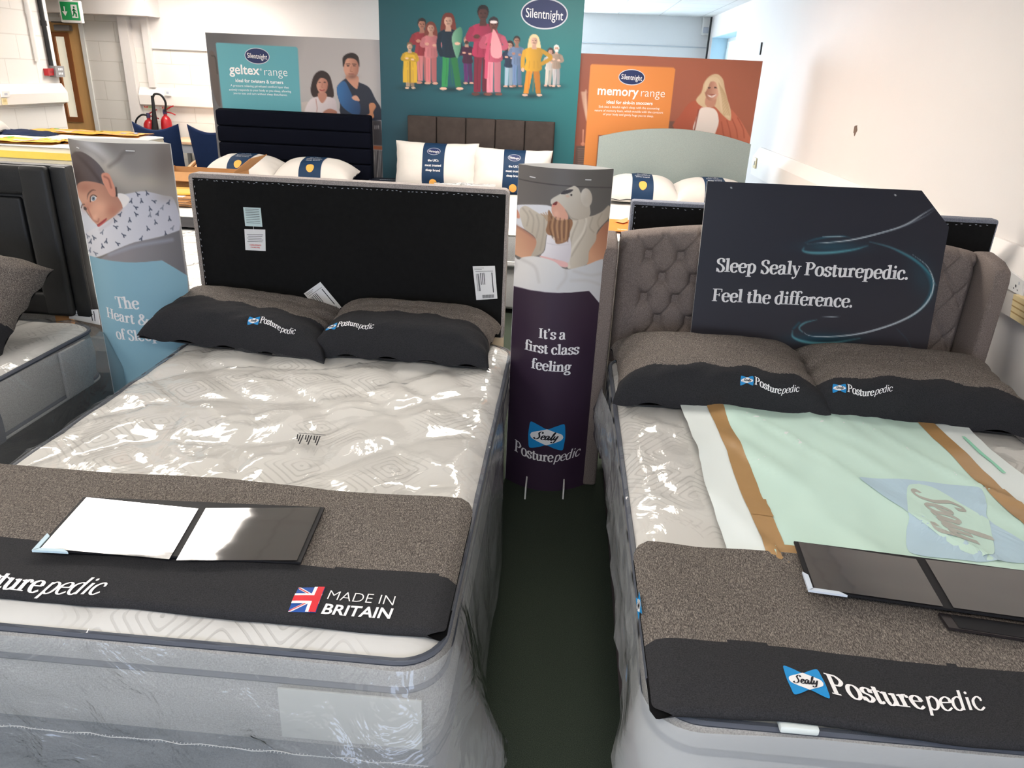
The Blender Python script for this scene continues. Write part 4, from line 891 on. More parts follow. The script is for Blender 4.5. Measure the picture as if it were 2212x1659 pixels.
# --- bed runners
def runner(label, x0, x1, y0, y1, split, zb, seed, tag_side=None, group=None):
    w_ = x1-x0; t = thing('bed_runner', label, 'bed runner', ((x0+x1)/2, (y0+y1)/2, zb), group=group)
    zr = lambda x, y: zb+.005*fbm(x*4+seed, y*6, seed)+.003*math.sin(x*9+seed+y*5)-.006*max(0, (y0+.06-y)/.06)
    prof = [(y1-(y1-y0-.012)*k/64, 0) for k in range(65)]+[(y0+.012-.012*math.sin(a), -.012+.012*math.cos(a)) for a in [k*math.pi/8 for k in range(1, 9)]]+[(y0+.012+.1*k/4, -.024) for k in range(1, 5)]
    R = .035; L = len(prof)-1
    def fn(u, v):
        y, dz = prof[round(v*L)]; e = max(0, max(y-(y1-R), (y0+R)-y))/R; ins = R*(1-math.sqrt(max(0, 1-min(1, e)**2)))
        x = x0+ins+(w_-2*ins)*u; yy = y+.004*math.sin(x*6+seed)+.006*fbm(x*3, seed, 1)
        ed = max(0, (x0+.035-x)/.035, (x-(x1-.035))/.035)
        return (x, yy, zr(x, y)+dz-.022*ed*ed)
    sp = lambda u: split+.005*fbm(u*5, seed, 3)
    mf = lambda u, v: (0 if prof[min(L, int(v*L))][0] > sp(u) else 1) if v*L < 71 else 2
    b = MB().grid(fn, 70, L, mif=mf); o = b.build('cloth', [m_tweed, m_dark, m_under], t, sharp=70)
    for x in (x0, x1): MB().tube([(x, y, zr(x, y)-.024) for y in np.linspace(y0+.05, y1-.05, 14)], .0016, 5).build('hem', m_under, t)
    return t, zr
LR, lz = runner('grey tweed bed runner with charcoal border printed with a union flag', -1.56, -.184, 1.172, 1.667, 1.35, .613, 1)
RR, rz = runner('grey tweed bed runner with charcoal border and blue white emblem, right foreground', .222, 1.645, 1.022, 1.533, 1.205, .613, 5)
def onz(zf, l=.0016): return lambda p: Vector((p.x, p.y, zf(p.x, p.y)+l))
Z = .613
# right runner wordmark
A_, B_ = at(1797, 1502, 2, Z), at(2128, 1531, 2, Z); X = (B_-A_).normalized(); Yv = UP.cross(X); W = (B_-A_).length
W0 = curved_word(MB(), lambda a, b, l=0: Vector((0, 0, 0)), 1, 0, 0); sz = W/W0
f = lambda a, b, l=0: onz(rz, .0018+l)(A_+X*a+Yv*b)
q = MB(); curved_word(q, f, sz, 0, .0, .12, k=1.15); q.build('wordmark', m_lettering, RR, smooth=False)
q = MB(); C = at(1740, 1476, 2, Z); fe = lambda a, b, l=0: onz(rz, .0018+l)(C+X*a+Yv*b)
bow(q, fe, 0, 0, (at(1790, 1481, 2, Z)-at(1699, 1473, 2, Z)).length/2*.92, .037); q.build('emblem', [m_blue, m_lens, m_ink], RR, smooth=False)
# left runner wordmark (runs off the left edge) and flag
B_ = at(200, 1288, 2, Z); A_ = B_-Vector((W*1.12, .0, 0)); X = Vector((1, 0, 0)); Yv = Vector((0, 1, 0))
f = lambda a, b, l=0: onz(lz, .0018+l)(A_+X*a+Yv*b)
q = MB(); curved_word(q, f, sz*1.12, 0, .012, .12, k=1.1); q.build('wordmark', m_lettering, LR, smooth=False)
q = MB()
for s, a, b, kw in (('MADE IN', (703, 1295), (849, 1306), dict(bold=-.012)), ('BRITAIN', (691, 1323), (842, 1331), dict(bold=.022, shear=.12))):
    q = MB(); fit(q, 'sans', s, at(*a, 2, Z), at(*b, 2, Z), UP, hk=1.15 if s[0] == 'M' else 1.0, post=lambda p: Vector((p.x, p.y, lz(p.x, p.y)+.0016)), **kw); q.build('lettering', m_lettering, LR, smooth=False)
q = MB(); F = [at(*c, 2, Z) for c in ((622, 1321), (682, 1322), (703, 1271), (645, 1273))]
def fl(u, v, l=0): return onz(lz, .0012+l)((F[0]*(1-u)+F[1]*u)*(1-v)+(F[3]*(1-u)+F[2]*u)*v)
def strip(u0, v0, u1, v1, wu, wv, mi, l):
    cl_ = lambda a: min(1, max(0, a))
    q.grid(lambda u, v: fl(cl_(u0+(u1-u0)*u+wu*(2*v-1)), cl_(v0+(v1-v0)*u+wv*(2*v-1)), l), 10, 3, mi)
q.grid(lambda u, v: fl(u, v), 10, 8, 0)
strip(0, 0, .85, .5, .06, .09, 1, .0005); strip(0, 1, .85, .5, -.06, .09, 1, .0005); strip(.02, .03, .85, .5, .025, .035, 2, .001); strip(.02, .97, .85, .5, -.025, .035, 2, .001)
strip(0, .5, 1, .5, 0, .2, 1, .0015); strip(.70, 0, .70, 1, .09, 0, 1, .0015); strip(0, .5, 1, .5, 0, .11, 2, .002); strip(.86, 0, .86, 1, .13, 0, 2, .002)
q.build('flag_print', [M('flag_blue', (24, 78, 160), .6), m_lens, M('flag_red', (214, 40, 52), .6)], LR, smooth=False)
# small blue mark at the runner's left edge
q = MB(); P = at(1381, 1303, 2, Z-.01); bow(q, frame_fn(Vector((.2195, P.y, Z-.016)), Vector((0, .0, 1))*.5+Vector((.15, 0, 0)), Vector((0, 1, 0)), Vector((-1, 0, .4))), 0, 0, .02, .036); q.build('edge_emblem', [m_blue, m_lens, m_ink], RR, smooth=False)
# --- dark pillows
def dark_pillow(label, x, y, w_, h_, tilt, yaw, split, word, seed, t_=.14, z=.612, roll=0, size=.15, **k):
    kw = dict(c=.07, low=.14, pu=4.5, pv=6.0, ex=.5, wr=.006); kw.update(k)
    sf = pillow_surf(w_, h_, t_, seed, **kw)
    def table(u):
        vv = [-math.cos(math.pi*q/160) for q in range(161)]; pt = [sf(u, v) for v in vv]; s_ = [0]
        for a, b in zip(pt, pt[1:]): s_.append(s_[-1]+(b-a).length)
        return s_, vv
    tb = {}
    def vof(u, s):
        key = round(max(-.98, min(.98, u))*40)
        if key not in tb: tb[key] = table(key/40)
        return float(np.interp(s, *tb[key]))
    def vfi(u, s_):
        k_ = u*40; k0 = math.floor(k_); return vof(k0/40, s_)*(1-k_+k0)+vof((k0+1)/40, s_)*(k_-k0)
    t, sf = pillow('pillow', label, (x, y, z), w_, h_, t_, rxz(tilt, yaw, roll), [m_tweedx, m_dark], lambda u: vfi(u, split(u)), 'charcoal and tweed bed pillows', seed, n=130, **kw)
    if word:
        u0, s0, ang = word; ca, sa = math.cos(math.radians(ang)), math.sin(math.radians(ang))
        def f(a, b, l=0):
            u = u0+(a*ca-b*sa)/(w_/2); k_ = u*40; k0 = math.floor(k_); fr_ = k_-k0; s_ = s0+a*sa+b*ca
            return sf(u, vof(k0/40, s_)*(1-fr_)+vof((k0+1)/40, s_)*fr_)+Vector((0, -.7, .7))*(.0022+l)
        q = MB(); curved_word(q, f, size/W0, .0, -.008, .05, k=1.15); q.build('wordmark', m_lettering, t, local=True, smooth=False)
        q = MB(); bow(q, f, -.026*size/.15, .003, .023*size/.15, .017*size/.15); q.build('emblem', [m_blue, m_lens, m_ink], t, local=True, smooth=False)
    return t
dark_pillow('charcoal pillow with tweed back edge, left of the pair on the left bed', -1.27, 2.85, .78, .38, 6, -4, lambda u: .235-.03*u, (.30, .125, -5), 1, roll=3)
dark_pillow('charcoal pillow with tweed back edge, right of the pair on the left bed', -.60, 2.85, .72, .38, 6, -2, lambda u: .25-.03*u*u, (-.72, .125, 3), 2)
dark_pillow('charcoal pillow with wide tweed top, left of the pair on the right bed', .60, 2.62, .76, .48, 4, -1.5, lambda u: .17-.04*u*u, (.27, .10, -4), 3)
dark_pillow('charcoal pillow with wide tweed top, right of the pair on the right bed', 1.28, 2.61, .80, .48, 4, -3, lambda u: .17-.04*u*u, (-.66, .10, 3), 4)
dark_pillow('tweed and charcoal pillow slumped on the bed at the left edge', -2.30, 2.58, .52, .46, 42, -12, lambda u: .19, None, 6, t_=.12, z=.765, roll=20)
# --- back side of a headboard behind the left bed
t = thing('headboard', 'black backed headboard with stapled grey edge and white tags, behind the left bed', 'headboard', (-.9, 3.08, 0))
hx0, hx1, hz0, hz1, hy = -1.568, -.228, .58, 1.213, 3.06
m_edge = weave('light_grey_weave', (128, 122, 120), (176, 168, 164), (330, 330, 330), .3, .9)
p = MB(); c = .022
rr = [(hx0, hz0), (hx1, hz0)]+[(hx1-c+c*math.sin(a), hz1-c+c*math.cos(a)) for a in np.linspace(math.pi/2, 0, 6)]+[(hx0+c-c*math.sin(a), hz1-c+c*math.cos(a)) for a in np.linspace(0, math.pi/2, 6)]
p.prism([(x, hy+.06, z) for x, z in rr], (0, -1, 0), .06); p.build('upholstered_edge', m_edge, t, sharp=50)
def backp(x0, x1, z0, z1, y): return MB().grid(lambda u, v: (x0+(x1-x0)*u, y-.002-.003*(1-(2*u-1)**8)*(1-(2*v-1)**8)-.002*fbm(u*6, v*4, 4), z0+(z1-z0)*v), 40, 24)
backp(hx0+.018, hx1-.012, hz0, hz1-.018, hy).build('dust_cloth', m_blackcloth, t)
def staples(t, x0, x1, z0, z1, y, k=62, kz=22):
    rg = random.Random(3); me = None; px_, py_, pz_ = t.location
    def st(x, z, a):
        nonlocal me
        if me is None: o = MB().box(-.0036, .0036, -.0006, .0006, -.0008, .0008).build('staple', m_silver, t, local=True, smooth=False); me = o.data
        else: o = bpy.data.objects.new('staple', me); COL.objects.link(o); o.parent = t
        o.location = (x-px_, y-.004-py_, z-pz_); o.rotation_euler = (0, a, 0)
    for i in range(k): st(x0+(x1-x0)*(i+rg.uniform(-.35, .35))/k, z1+rg.uniform(-.003, .003), rg.uniform(-.35, .35))
    for i in range(kz): st(x0, z0+(z1-z0)*i/kz, 1.5+rg.uniform(-.2, .2))
staples(t, hx0+.026, hx1-.02, hz0, hz1-.026, hy-.003)
for x in (hx0+.25, hx1-.03): MB().box(x-.03, x+.03, hy+.012, hy+.035, .0, .62).build('strut', M('pale_pine', (214, 196, 168), .6, .3, .1, 4), t, smooth=False)
def paper(parent, name, c4, y, lines, mt=m_paper, th=.0012, red=None, bars=()):
    P = [at(*c, 1, y) for c in c4]; o = MB().prism(P, OUT, th).build(name, mt, parent, smooth=False); q = MB()
    g = lambda u, v: (P[0]*(1-u)+P[1]*u)*(1-v)+(P[3]*(1-u)+P[2]*u)*v+OUT*(th+.0006)
    for (u0, u1, v0, v1) in lines: q.poly([g(u0, v0), g(u1, v0), g(u1, v1), g(u0, v1)], 0)
    for (u0, u1, v0, v1, n) in bars:
        for i in range(n):
            if (i*7+3) % 5: q.poly([g(u0+(u1-u0)*i/n, v0), g(u0+(u1-u0)*(i+.6)/n, v0), g(u0+(u1-u0)*(i+.6)/n, v1), g(u0+(u1-u0)*i/n, v1)], 0)
    q.build('faint_print', m_ink, o, smooth=False)
    if red:
        q = MB()
        for s, a, b in red: fit(q, 'sans', s, at(*a, 1, y), at(*b, 1, y), OUT, lift=th+.0008, bold=.02)
        q.build('red_lettering', m_inkred, o, smooth=False)
    return o
yt = hy-.007
paper(t, 'care_tag', ((525.5, 447.5), (563, 449), (567, 490), (530, 488)), yt, [(.1, .9, .08+.09*k, .10+.09*k) for k in range(9)], M('pale_green_card', (198, 218, 218), .7))
paper(t, 'fire_tag', ((528, 495), (573, 496), (574, 542), (530.5, 540)), yt, [(.12+.05*(k % 2), .9-.04*(k % 3), .24+.08*k, .26+.08*k) for k in range(5)], red=[('CARELESSNESS', (540, 530), (565, 531)), ('CAUSES FIRE', (542, 535), (562, 536))])
MB().tube([at(547, 489, 1, yt-.002), at(549, 500, 1, yt-.003)], .0008, 5).build('tag_cord', m_lettering, t)
lab = dict(lines=[(.06, .5, .05, .06), (.06, .4, .09, .1), (.10, .9, .15, .16)]+[(.82, .86, .2, .8)]+[(.3+.08*k, .33+.08*k, .2, .55) for k in range(3)], bars=[(.30, .85, .86, .96, 40), (.12, .26, .22, .74, 5)])
paper(t, 'address_label', ((1021, 575), (1069, 574), (1074.5, 645), (1029, 648)), yt, **lab)
paper(t, 'address_label', ((656.5, 634), (692, 609), (738, 664), (702, 688)), yt-.002, **lab)
# --- tufted wing headboard
wy = 3.0; t = thing('headboard', 'taupe buttoned winged headboard behind the right bed', 'headboard', (.94, 3.05, 0))
btn = [at(*c, 1, wy-.03) for c in ((1402, 552), (1472, 554), (1433, 600), (1395, 645), (1461, 650), (1417, 691), (1382, 734), (1447, 735))]
dxb = (btn[1]-btn[0]).x; dzb = (btn[0].z-btn[3].z)
bt = []
for r_ in range(-1, 6):
    for k in range(0, 9):
        x = btn[0].x+dxb*(k+(.5 if r_ % 2 else 0)); z = btn[0].z-dzb*.5*r_
        if r_ >= 0 and x < 1.59: bt.append((x, z))
ex0, ex1 = .235, 1.62
def topz(x): return 1.075+.065*math.sin(math.pi*min(1, max(0, (x-ex0)/(ex1-ex0))))**.8
def tuft(x, z):
    h = .034
    for bx, bz_ in bt:
        d = math.hypot(x-bx, z-bz_)
        if d < .12: h -= .026*math.exp(-(d/.020)**2)+.016*math.exp(-(d/.045)**2)
    a = (x-btn[0].x)/dxb; b = (btn[0].z-z)/(dzb)
    if b > -.75:
        for q in (a+b, a-b):
            e = abs(q-round(q))*dxb*.7; 
            if btn[0].x-.03 < x < 1.6 or b < 0: h -= .010*math.exp(-(e/.006)**2)
    e = min(abs(x-ex0), abs(x-ex1), 1); h -= .02*max(0, 1-e/.03)**2
    return h
def pf(u, v):
    x = ex0+(ex1-ex0)*u; zt_ = topz(x)
    if v < .86: z = .45+(zt_-.03-.45)*v/.86; return (x, wy-tuft(x, z), z)
    a = (v-.86)/.14*math.pi; d = tuft(x, zt_-.03); return (x, wy+.03-(.03+d)*math.cos(a) if a < math.pi/2 else wy+.03-.03*math.cos(a), zt_-.03+.03*math.sin(a))
MB().grid(pf, 260, 170).build('tufted_panel', m_hbgrey, t, sharp=70)
MB().box(ex0, ex1, wy, wy+.06, .05, 1.05).build('back_frame', m_hbgrey, t)
bb = 0
for bx, bz_ in bt:
    if bz_ > .55 and (bx < .62 or bx > 1.45): o = MB().lathe([(.0135, 0), (.0125, .005), (.007, .010), (.001, .0115)], (0, 0, 0), 12).build('button', m_hbgrey, t, local=True); o.location = (bx-.94, wy-tuft(bx, bz_)-3.05-.001, bz_); o.rotation_euler = (math.pi/2, 0, 0)
for sx, xa, lean in ((-1, .188, 0), (1, 1.655, .0)):
    w_ = MB(); pr = [(wy+.06, 0), (wy+.06, 1.07), (wy, 1.085), (wy-.10, 1.07), (wy-.155, 1.045), (wy-.165, 1.0), (wy-.165, 0)]
    w_.prism([(xa-.03, y, z) for y, z in pr], (1, 0, 0), .06)
    bm = bmesh.new(); me = bpy.data.meshes.new('w'); me.from_pydata([tuple(v) for v in w_.v], [], w_.f); bm.from_mesh(me); bmesh.ops.bevel(bm, geom=bm.edges[:], offset=.014, segments=3, affect='EDGES', profile=.5)
    bm.verts.index_update(); w2_ = MB(); w2_.add([v.co.copy() for v in bm.verts], [[v.index for v in f.verts] for f in bm.faces]); bm.free(); w2_.build('wing', m_hbgrey, t, sharp=50)
# --- dark sign leaning on the tufted headboard
p0 = Vector((.5, 2.855, .59)); upv = Vector((0, .095, .715)).normalized(); n_ = Vector((1, 0, 0)).cross(upv)*1.0
if n_.y > 0: n_ = -n_
pl_ = lambda x, y: atp(x, y, p0, n_)
t = thing('leaning_sign', 'dark advertising sign with cut corner and teal light swirl, leaning on the buttoned headboard', 'sign', (.95, 2.9, .59))
C4 = [pl_(1528, 391), pl_(1991, 411.5), pl_(2050, 490), pl_(1996, 790), pl_(1486, 775)]
MB().prism([c-n_*.0065 for c in C4], n_, .006).build('board', m_white, t, smooth=False)
G = [pl_(1520, 380), pl_(2060, 400), pl_(2010, 800), pl_(1480, 780)]
def sg(u, v):
    # clipped patch: the top right corner is cut
    L_ = C4[0]*(1-v)+C4[4]*v
    k = .27; R_ = C4[1]*(1-v/k)+C4[2]*(v/k) if v < k else C4[2]*(1-(v-k)/(1-k))+C4[3]*((v-k)/(1-k))
    return L_*(1-u)+R_*u+n_*.0005
A = Art(sg, 250, 190, (54, 50, 58), (1280, 360, .42134))
A.wash(((56, 52, 58), (1000, 500), (1000, 960)), (26, 28, 44))
cy1, cy2, wh = (20, 120, 140), (110, 205, 215), (225, 238, 242)
A.blob(1230, 410, 150, 30, (14, 84, 104), .7); A.blob(1690, 560, 60, 110, (20, 80, 96), .4, -20); A.blob(1180, 880, 160, 26, (14, 80, 104), .7)
A.line([(1085, 415), (1080, 432), (1130, 442), (1230, 440), (1340, 425), (1410, 405)], cy2, 13, 2.2, .75, taper=True)
A.line([(1090, 390), (1150, 370), (1260, 356), (1320, 362)], cy1, 8, 2, .7, taper=True); A.line([(1180, 360), (1250, 358), (1300, 360)], wh, 4, 1, .8, taper=True)
A.line([(1100, 395), (1200, 390), (1330, 375), (1470, 342), (1600, 300), (1700, 240), (1758, 205)], wh, 7, .9, .9, taper=True)
A.line([(1400, 358), (1560, 318), (1690, 262), (1760, 216)], (140, 150, 160), 6, 1, .7, taper=True)
A.line([(1420, 385), (1530, 415), (1640, 470), (1720, 540), (1762, 610)], cy2, 10, 2, .6, taper=True)
A.line([(1560, 430), (1680, 500), (1735, 580), (1735, 650), (1690, 720), (1620, 780)], cy1, 22, 3, .6, taper=True)
A.line([(1640, 450), (1715, 510), (1748, 590), (1730, 670), (1670, 740), (1560, 800), (1400, 850), (1250, 870), (1120, 868), (1070, 840)], wh, 8, .9, .9, taper=True)
A.line([(1075, 850), (1060, 825), (1090, 800), (1150, 785)], cy2, 8, 1.5, .7, taper=True)
A.line([(1025, 840), (1030, 875), (1100, 900), (1220, 905), (1370, 880)], cy2, 13, 2, .75, taper=True); A.line([(1030, 830), (1060, 800)], cy1, 8, 2, .6)
A.line([(1170, 772), (1230, 770), (1270, 768)], wh, 4, 1, .8, taper=True); A.line([(1560, 830), (1620, 900), (1650, 990)], (60, 90, 110), 4, 1.2, .5)
for c in ((711, 108), (1553, 146)): A.ell(c[0], c[1], 4.5, 4.5, (225, 225, 225), .6)
A.done('printed_picture', m_print, t)
for s, a, b in (('Sleep Sealy Posturepedic.', (1545, 586), (1961, 604)), ('Feel the difference.', (1537, 650), (1841, 664))): q = MB(); fit(q, 'serif', s, pl_(*a), pl_(*b), n_, lift=.002, hk=1.05); q.build('lettering', m_lettering, t, smooth=False)
q = MB(); c = pl_(1569, 752); bow(q, frame_fn(c+n_*.002, Vector((1, 0, 0)), upv, n_), 0, 0, (pl_(1592, 752)-pl_(1546, 752)).length/2, .034); q.build('emblem', [m_blue, m_lens, m_ink], t, smooth=False)
# --- black backed headboard behind the right bed
t = thing('headboard', 'black backed headboard with blue grey edge, rising behind the buttoned headboard', 'headboard', (1.06, 3.33, 0)); ky = 3.30
m_blueedge = weave('blue_grey_weave', (96, 100, 112), (146, 150, 162), (330, 330, 330), .3, .9)
MB().box(.29, 1.84, ky, ky+.06, .0, 1.163, .012).build('upholstered_edge', m_blueedge, t)
backp(.303, 1.828, .2, 1.146, ky-.001).build('dust_cloth', m_blackcloth, t)
staples(t, .31, 1.82, .9, 1.138, ky-.004, 56, 10)
# --- black framed headboard at the left edge
t = thing('headboard', 'black faux leather headboard with sunken middle panel, at the left edge', 'headboard', (-2.7, 3.0, 0))
lx0, lx1, lz0, lz1, ly = -3.36, -2.045, .575, 1.225, 2.99
MB().box(lx0, lx1, ly, ly+.05, lz0, lz1, .01).build('frame', m_leather, t)
for a in ((lx0, lx1-.075, lz1-.125, lz1-.005), (lx0+.0, lx1-.075, lz0+.005, lz0+.11)): MB().box(a[0], a[1], ly-.03, ly+.01, a[2], a[3], .022, 4).build('border_pad', m_leather, t)
MB().box(lx1-.20, lx1-.072, ly-.031, ly+.01, lz0+.004, lz1-.004, .022, 4).build('border_pad', m_leather, t)
MB().box(lx1-.070, lx1, ly-.012, ly+.01, lz0+.004, lz1-.004, .01, 2).build('side_strip', m_leather, t)
MB().box(lx0, lx1-.215, ly-.018, ly+.01, lz0+.115, lz1-.135, .018, 4).build('sunken_panel', m_leather, t)
for x in (lx1-.16, lx0+.3): MB().box(x-.035, x+.035, ly+.02, ly+.045, 0, lz0+.05).build('strut', m_card, t, smooth=False)
paper(t, 'hanging_label', ((148, 672), (212, 668), (217, 702), (150, 688)), ly-.005, [(.1, .8, .3, .36), (.2, .7, .5, .54)], bars=[(.75, .88, .1, .8, 3)])
# --- printed columns
def column(label, cx, yc, hw, zt_, bf, bb_, seed):
    t = thing('advertising_totem', label, 'advertising stand', (cx, yc, 0)); 
    F = lambda u: yc-bf*(1-(2*u-1)**2); B = lambda u: yc+bb_*(1-(2*u-1)**2); X = lambda u: cx+hw*(2*u-1)
    s = MB().grid(lambda u, v: (X(u), F(u), zt_*v), 40, 4).grid(lambda u, v: (X(u), F(u)+.003, zt_*v), 40, 4, True); s.build('front_sheet', m_white, t)
    s = MB().grid(lambda u, v: (X(u), B(u), zt_*v), 40, 4).grid(lambda u, v: (X(u), B(u)-.003, zt_*v), 40, 4, True); s.build('back_sheet', m_white, t)
    return t, (lambda u, v: Vector((X(u), F(u)-.0012, zt_*(1-v)))), (lambda p, l=None: Vector((p.x, F((p.x-cx)/hw/2+.5)-(.0022+STK[0]*4e-5 if l is None else l), p.z)))
def col_text(t, rows, yref, post):
    for s, a, b in rows: q = MB(); fit(q, 'serif', s, at(*a, 1, yref), at(*b, 1, yref), OUT, post=post, hk=1.08); q.build('lettering', m_lettering, t, smooth=False)
def col_staples(t, pts, yref, post):
    for p in pts:
        a, b = at(*p[0], 1, yref), at(*p[1], 1, yref); MB().tube([post(a, .003), post((a+b)/2, .003), post(b, .003)], .0022, 5).build('staple', m_lettering, t)
t, cf, cp = column('oval column printed with a woman resting her head, lower part pale blue', -1.765, 2.93, .208, 1.34, .085, .085, 0)
A = Art(cf, 230, 480, (120, 112, 106), (0, 280, .33755))
A.wash(((150, 144, 140), (450, 0), (1100, 0)), (104, 96, 90)); A.blob(600, 130, 160, 60, (205, 208, 214), .8, 40); A.blob(720, 270, 190, 70, (190, 180, 165), .7, 40); A.blob(950, 340, 140, 60, (186, 176, 158), .6); A.blob(1060, 200, 90, 150, (98, 86, 80), .6)
A.line([(700, 235), (760, 190), (790, 150), (850, 140)], (92, 82, 78), 16, 5, .6); A.line([(480, 90), (600, 150), (660, 200)], (120, 112, 110), 22, 6, .5)
A.poly([(455, 360), (500, 420), (560, 540), (640, 640), (560, 680), (515, 600)], (205, 206, 212), 1.2)
A.poly([(570, 650), (640, 612), (700, 575), (790, 495), (760, 415), (800, 412), (870, 400), (930, 395), (1040, 420), (1115, 450), (1150, 640), (1000, 690), (860, 722), (760, 760), (690, 790), (620, 815), (565, 800), (535, 690)], (212, 210, 213), 1.2, True, ((178, 178, 190), (650, 700), (1150, 500)))
A.blob(1080, 430, 90, 40, (150, 140, 132), .5); A.poly([(750, 412), (800, 415), (830, 450), (790, 500), (765, 470)], (226, 220, 216), 1)
A.poly([(475, 380), (497, 338), (560, 322), (650, 340), (700, 390), (745, 420), (785, 500), (740, 548), (690, 580), (637, 615), (590, 575), (545, 505), (508, 440)], (202, 148, 122), 1.1, True, ((170, 116, 96), (600, 500), (720, 380)))
A.blob(540, 370, 60, 40, (150, 92, 74), .6); A.blob(640, 500, 50, 45, (224, 166, 138), .7); A.blob(720, 520, 40, 40, (170, 104, 86), .5); A.blob(560, 490, 26, 40, (176, 112, 92), .5, 40)
A.poly([(443, 215), (452, 170), (480, 143), (530, 145), (600, 190), (655, 250), (700, 330), (745, 400), (745, 425), (715, 420), (690, 380), (655, 350), (600, 335), (540, 330), (500, 345), (478, 385), (458, 340), (448, 280)], (66, 46, 42), 1, True, ((92, 84, 88), (480, 300), (640, 240)))
A.blob(470, 330, 22, 60, (40, 28, 26), .7); A.line([(480, 150), (560, 230), (640, 330)], (48, 34, 32), 14, 4, .6)
A.poly([(648, 290), (668, 276), (698, 285), (722, 335), (742, 395), (735, 430), (705, 420), (680, 375), (660, 340)], (206, 138, 114), 1); A.line([(668, 300), (695, 318), (712, 372)], (150, 88, 72), 11, 1.5, .8); A.line([(742, 372), (748, 425)], (40, 28, 26), 10, 1, .8)
A.ell(598, 440, 22, 16, (214, 208, 206), .7, -40); A.ell(598, 441, 12, 14, (110, 130, 146), .6); A.ell(598, 441, 5, 6, (30, 30, 34), .5); A.line([(578, 462), (580, 430), (598, 418), (618, 428)], (62, 38, 32), 6, .7); A.line([(558, 445), (565, 412), (590, 388), (612, 388)], (84, 52, 42), 9, 1, .85, taper=True)
A.ell(545, 505, 13, 9, (70, 50, 46), .8, 50); A.line([(520, 500), (528, 480), (540, 478)], (84, 52, 42), 6, .8)
A.line([(560, 500), (580, 548), (600, 580), (625, 590), (632, 572)], (166, 98, 80), 9, 1.4, .75); A.blob(608, 560, 16, 26, (232, 178, 150), .6, 30)
A.poly([(622, 612), (645, 590), (682, 566), (678, 585), (650, 610), (632, 622)], (186, 76, 74), .8); A.line([(622, 610), (650, 596), (680, 570)], (120, 44, 46), 4, .7); A.line([(640, 640), (700, 600), (780, 520)], (196, 190, 192), 16, 3, .8)
rg = random.Random(4)
for (x, y) in ((790, 675), (822, 632), (740, 622), (655, 655), (680, 712), (655, 745), (752, 728), (610, 790), (575, 770), (580, 715), (870, 540), (960, 545), (1010, 535), (1085, 570), (995, 592), (945, 632), (1105, 628), (1060, 665), (905, 695), (1040, 498), (960, 505), (905, 455), (868, 497), (840, 455), (985, 458), (880, 412), (940, 405), (770, 540), (735, 580), (830, 578), (560, 680), (600, 690), (1080, 465)):
    a = rg.uniform(.3, 2.2); c, s = math.cos(a)*15, math.sin(a)*15; k = (72, 78, 96) if rg.random() < .7 else (120, 124, 138)
    A.line([(x-c, y-s), (x, y)], k, 6, .6); A.line([(x, y), (x+c*.8-s*.5, y+s*.8+c*.5)], k, 8, .6); A.line([(x, y), (x+c*.8+s*.5, y+s*.8-c*.5)], k, 8, .6)
A.poly([(640, 830), (700, 790), (860, 722), (1000, 695), (1148, 645), (1185, 900), (1190, 930), (1040, 840), (850, 860)], (138, 132, 134), 1.2, False, ((108, 106, 110), (800, 0), (1150, 0)))
A.line([(700, 800), (870, 745), (1100, 705)], (160, 166, 186), 16, 4, .6)
A.poly([(555, 800), (640, 826), (720, 840), (800, 848), (870, 850), (940, 846), (1037, 837), (1110, 880), (1200, 935), (1240, 2000), (700, 2000)], (128, 170, 186), .7, False)
A.done('printed_picture', m_print, t, 1.08)
V = lambda x, y: (x*.33755, 280+y*.33755)
col_text(t, (('The', V(752, 1138), V(908, 1140)), ('Heart & Soul', V(664, 1208), (388, 709)), ('of Sleep', V(742, 1338), V(1028, 1345))), 2.86, cp)
col_staples(t, ((V(475, 115), V(502, 121)), (V(822, 132), V(870, 136))), 2.87, cp)
t, cf, cp = column('oval column printed with a child in hooded robe, lower part dark purple', -.0035, 2.85, .1765, 1.34, .085, .085, 0)
A = Art(cf, 210, 560, (104, 99, 95), (1060, 340, .2893))
A.wash(((96, 92, 88), (150, 0), (880, 0)), (112, 106, 102)); A.line([(130, 140), (260, 172), (420, 198), (640, 218), (900, 226)], (66, 62, 60), 7, .9)
A.poly([(130, 400), (170, 360), (300, 352), (450, 365), (470, 430), (400, 600), (260, 540), (130, 470)], (218, 218, 222), 1); A.line([(180, 370), (220, 440), (300, 540)], (176, 174, 180), 12, 3, .6)
A.poly([(120, 465), (200, 510), (330, 600), (345, 660), (320, 740), (230, 750), (120, 660)], (214, 164, 130), 1.2, True, ((186, 130, 104), (150, 650), (330, 560))); A.line([(130, 470), (240, 540), (330, 600)], (150, 104, 92), 14, 3, .6)
A.poly([(890, 480), (905, 700), (860, 770), (720, 805), (735, 700), (800, 560)], (206, 150, 116), 1.2, True, ((172, 112, 84), (720, 700), (880, 560)))
A.poly([(135, 310), (165, 345), (210, 410), (215, 455), (175, 440), (140, 390)], (212, 146, 120), 1); A.line([(138, 330), (160, 365), (150, 400)], (168, 100, 80), 7, 1, .7)
A.poly([(215, 415), (222, 380), (262, 362), (330, 400), (375, 425), (440, 430), (465, 460), (420, 560), (395, 700), (320, 742), (300, 740), (340, 650), (325, 590), (250, 530), (228, 470)], (200, 190, 174), 1, True, ((178, 166, 148), (250, 400), (380, 650)))
for P in ([(240, 380), (280, 440), (270, 510)], [(290, 400), (320, 460), (310, 560)], [(345, 430), (360, 500), (340, 600)], [(400, 450), (395, 560), (370, 690)]): A.line(P, (150, 138, 122), 9, 2, .55)
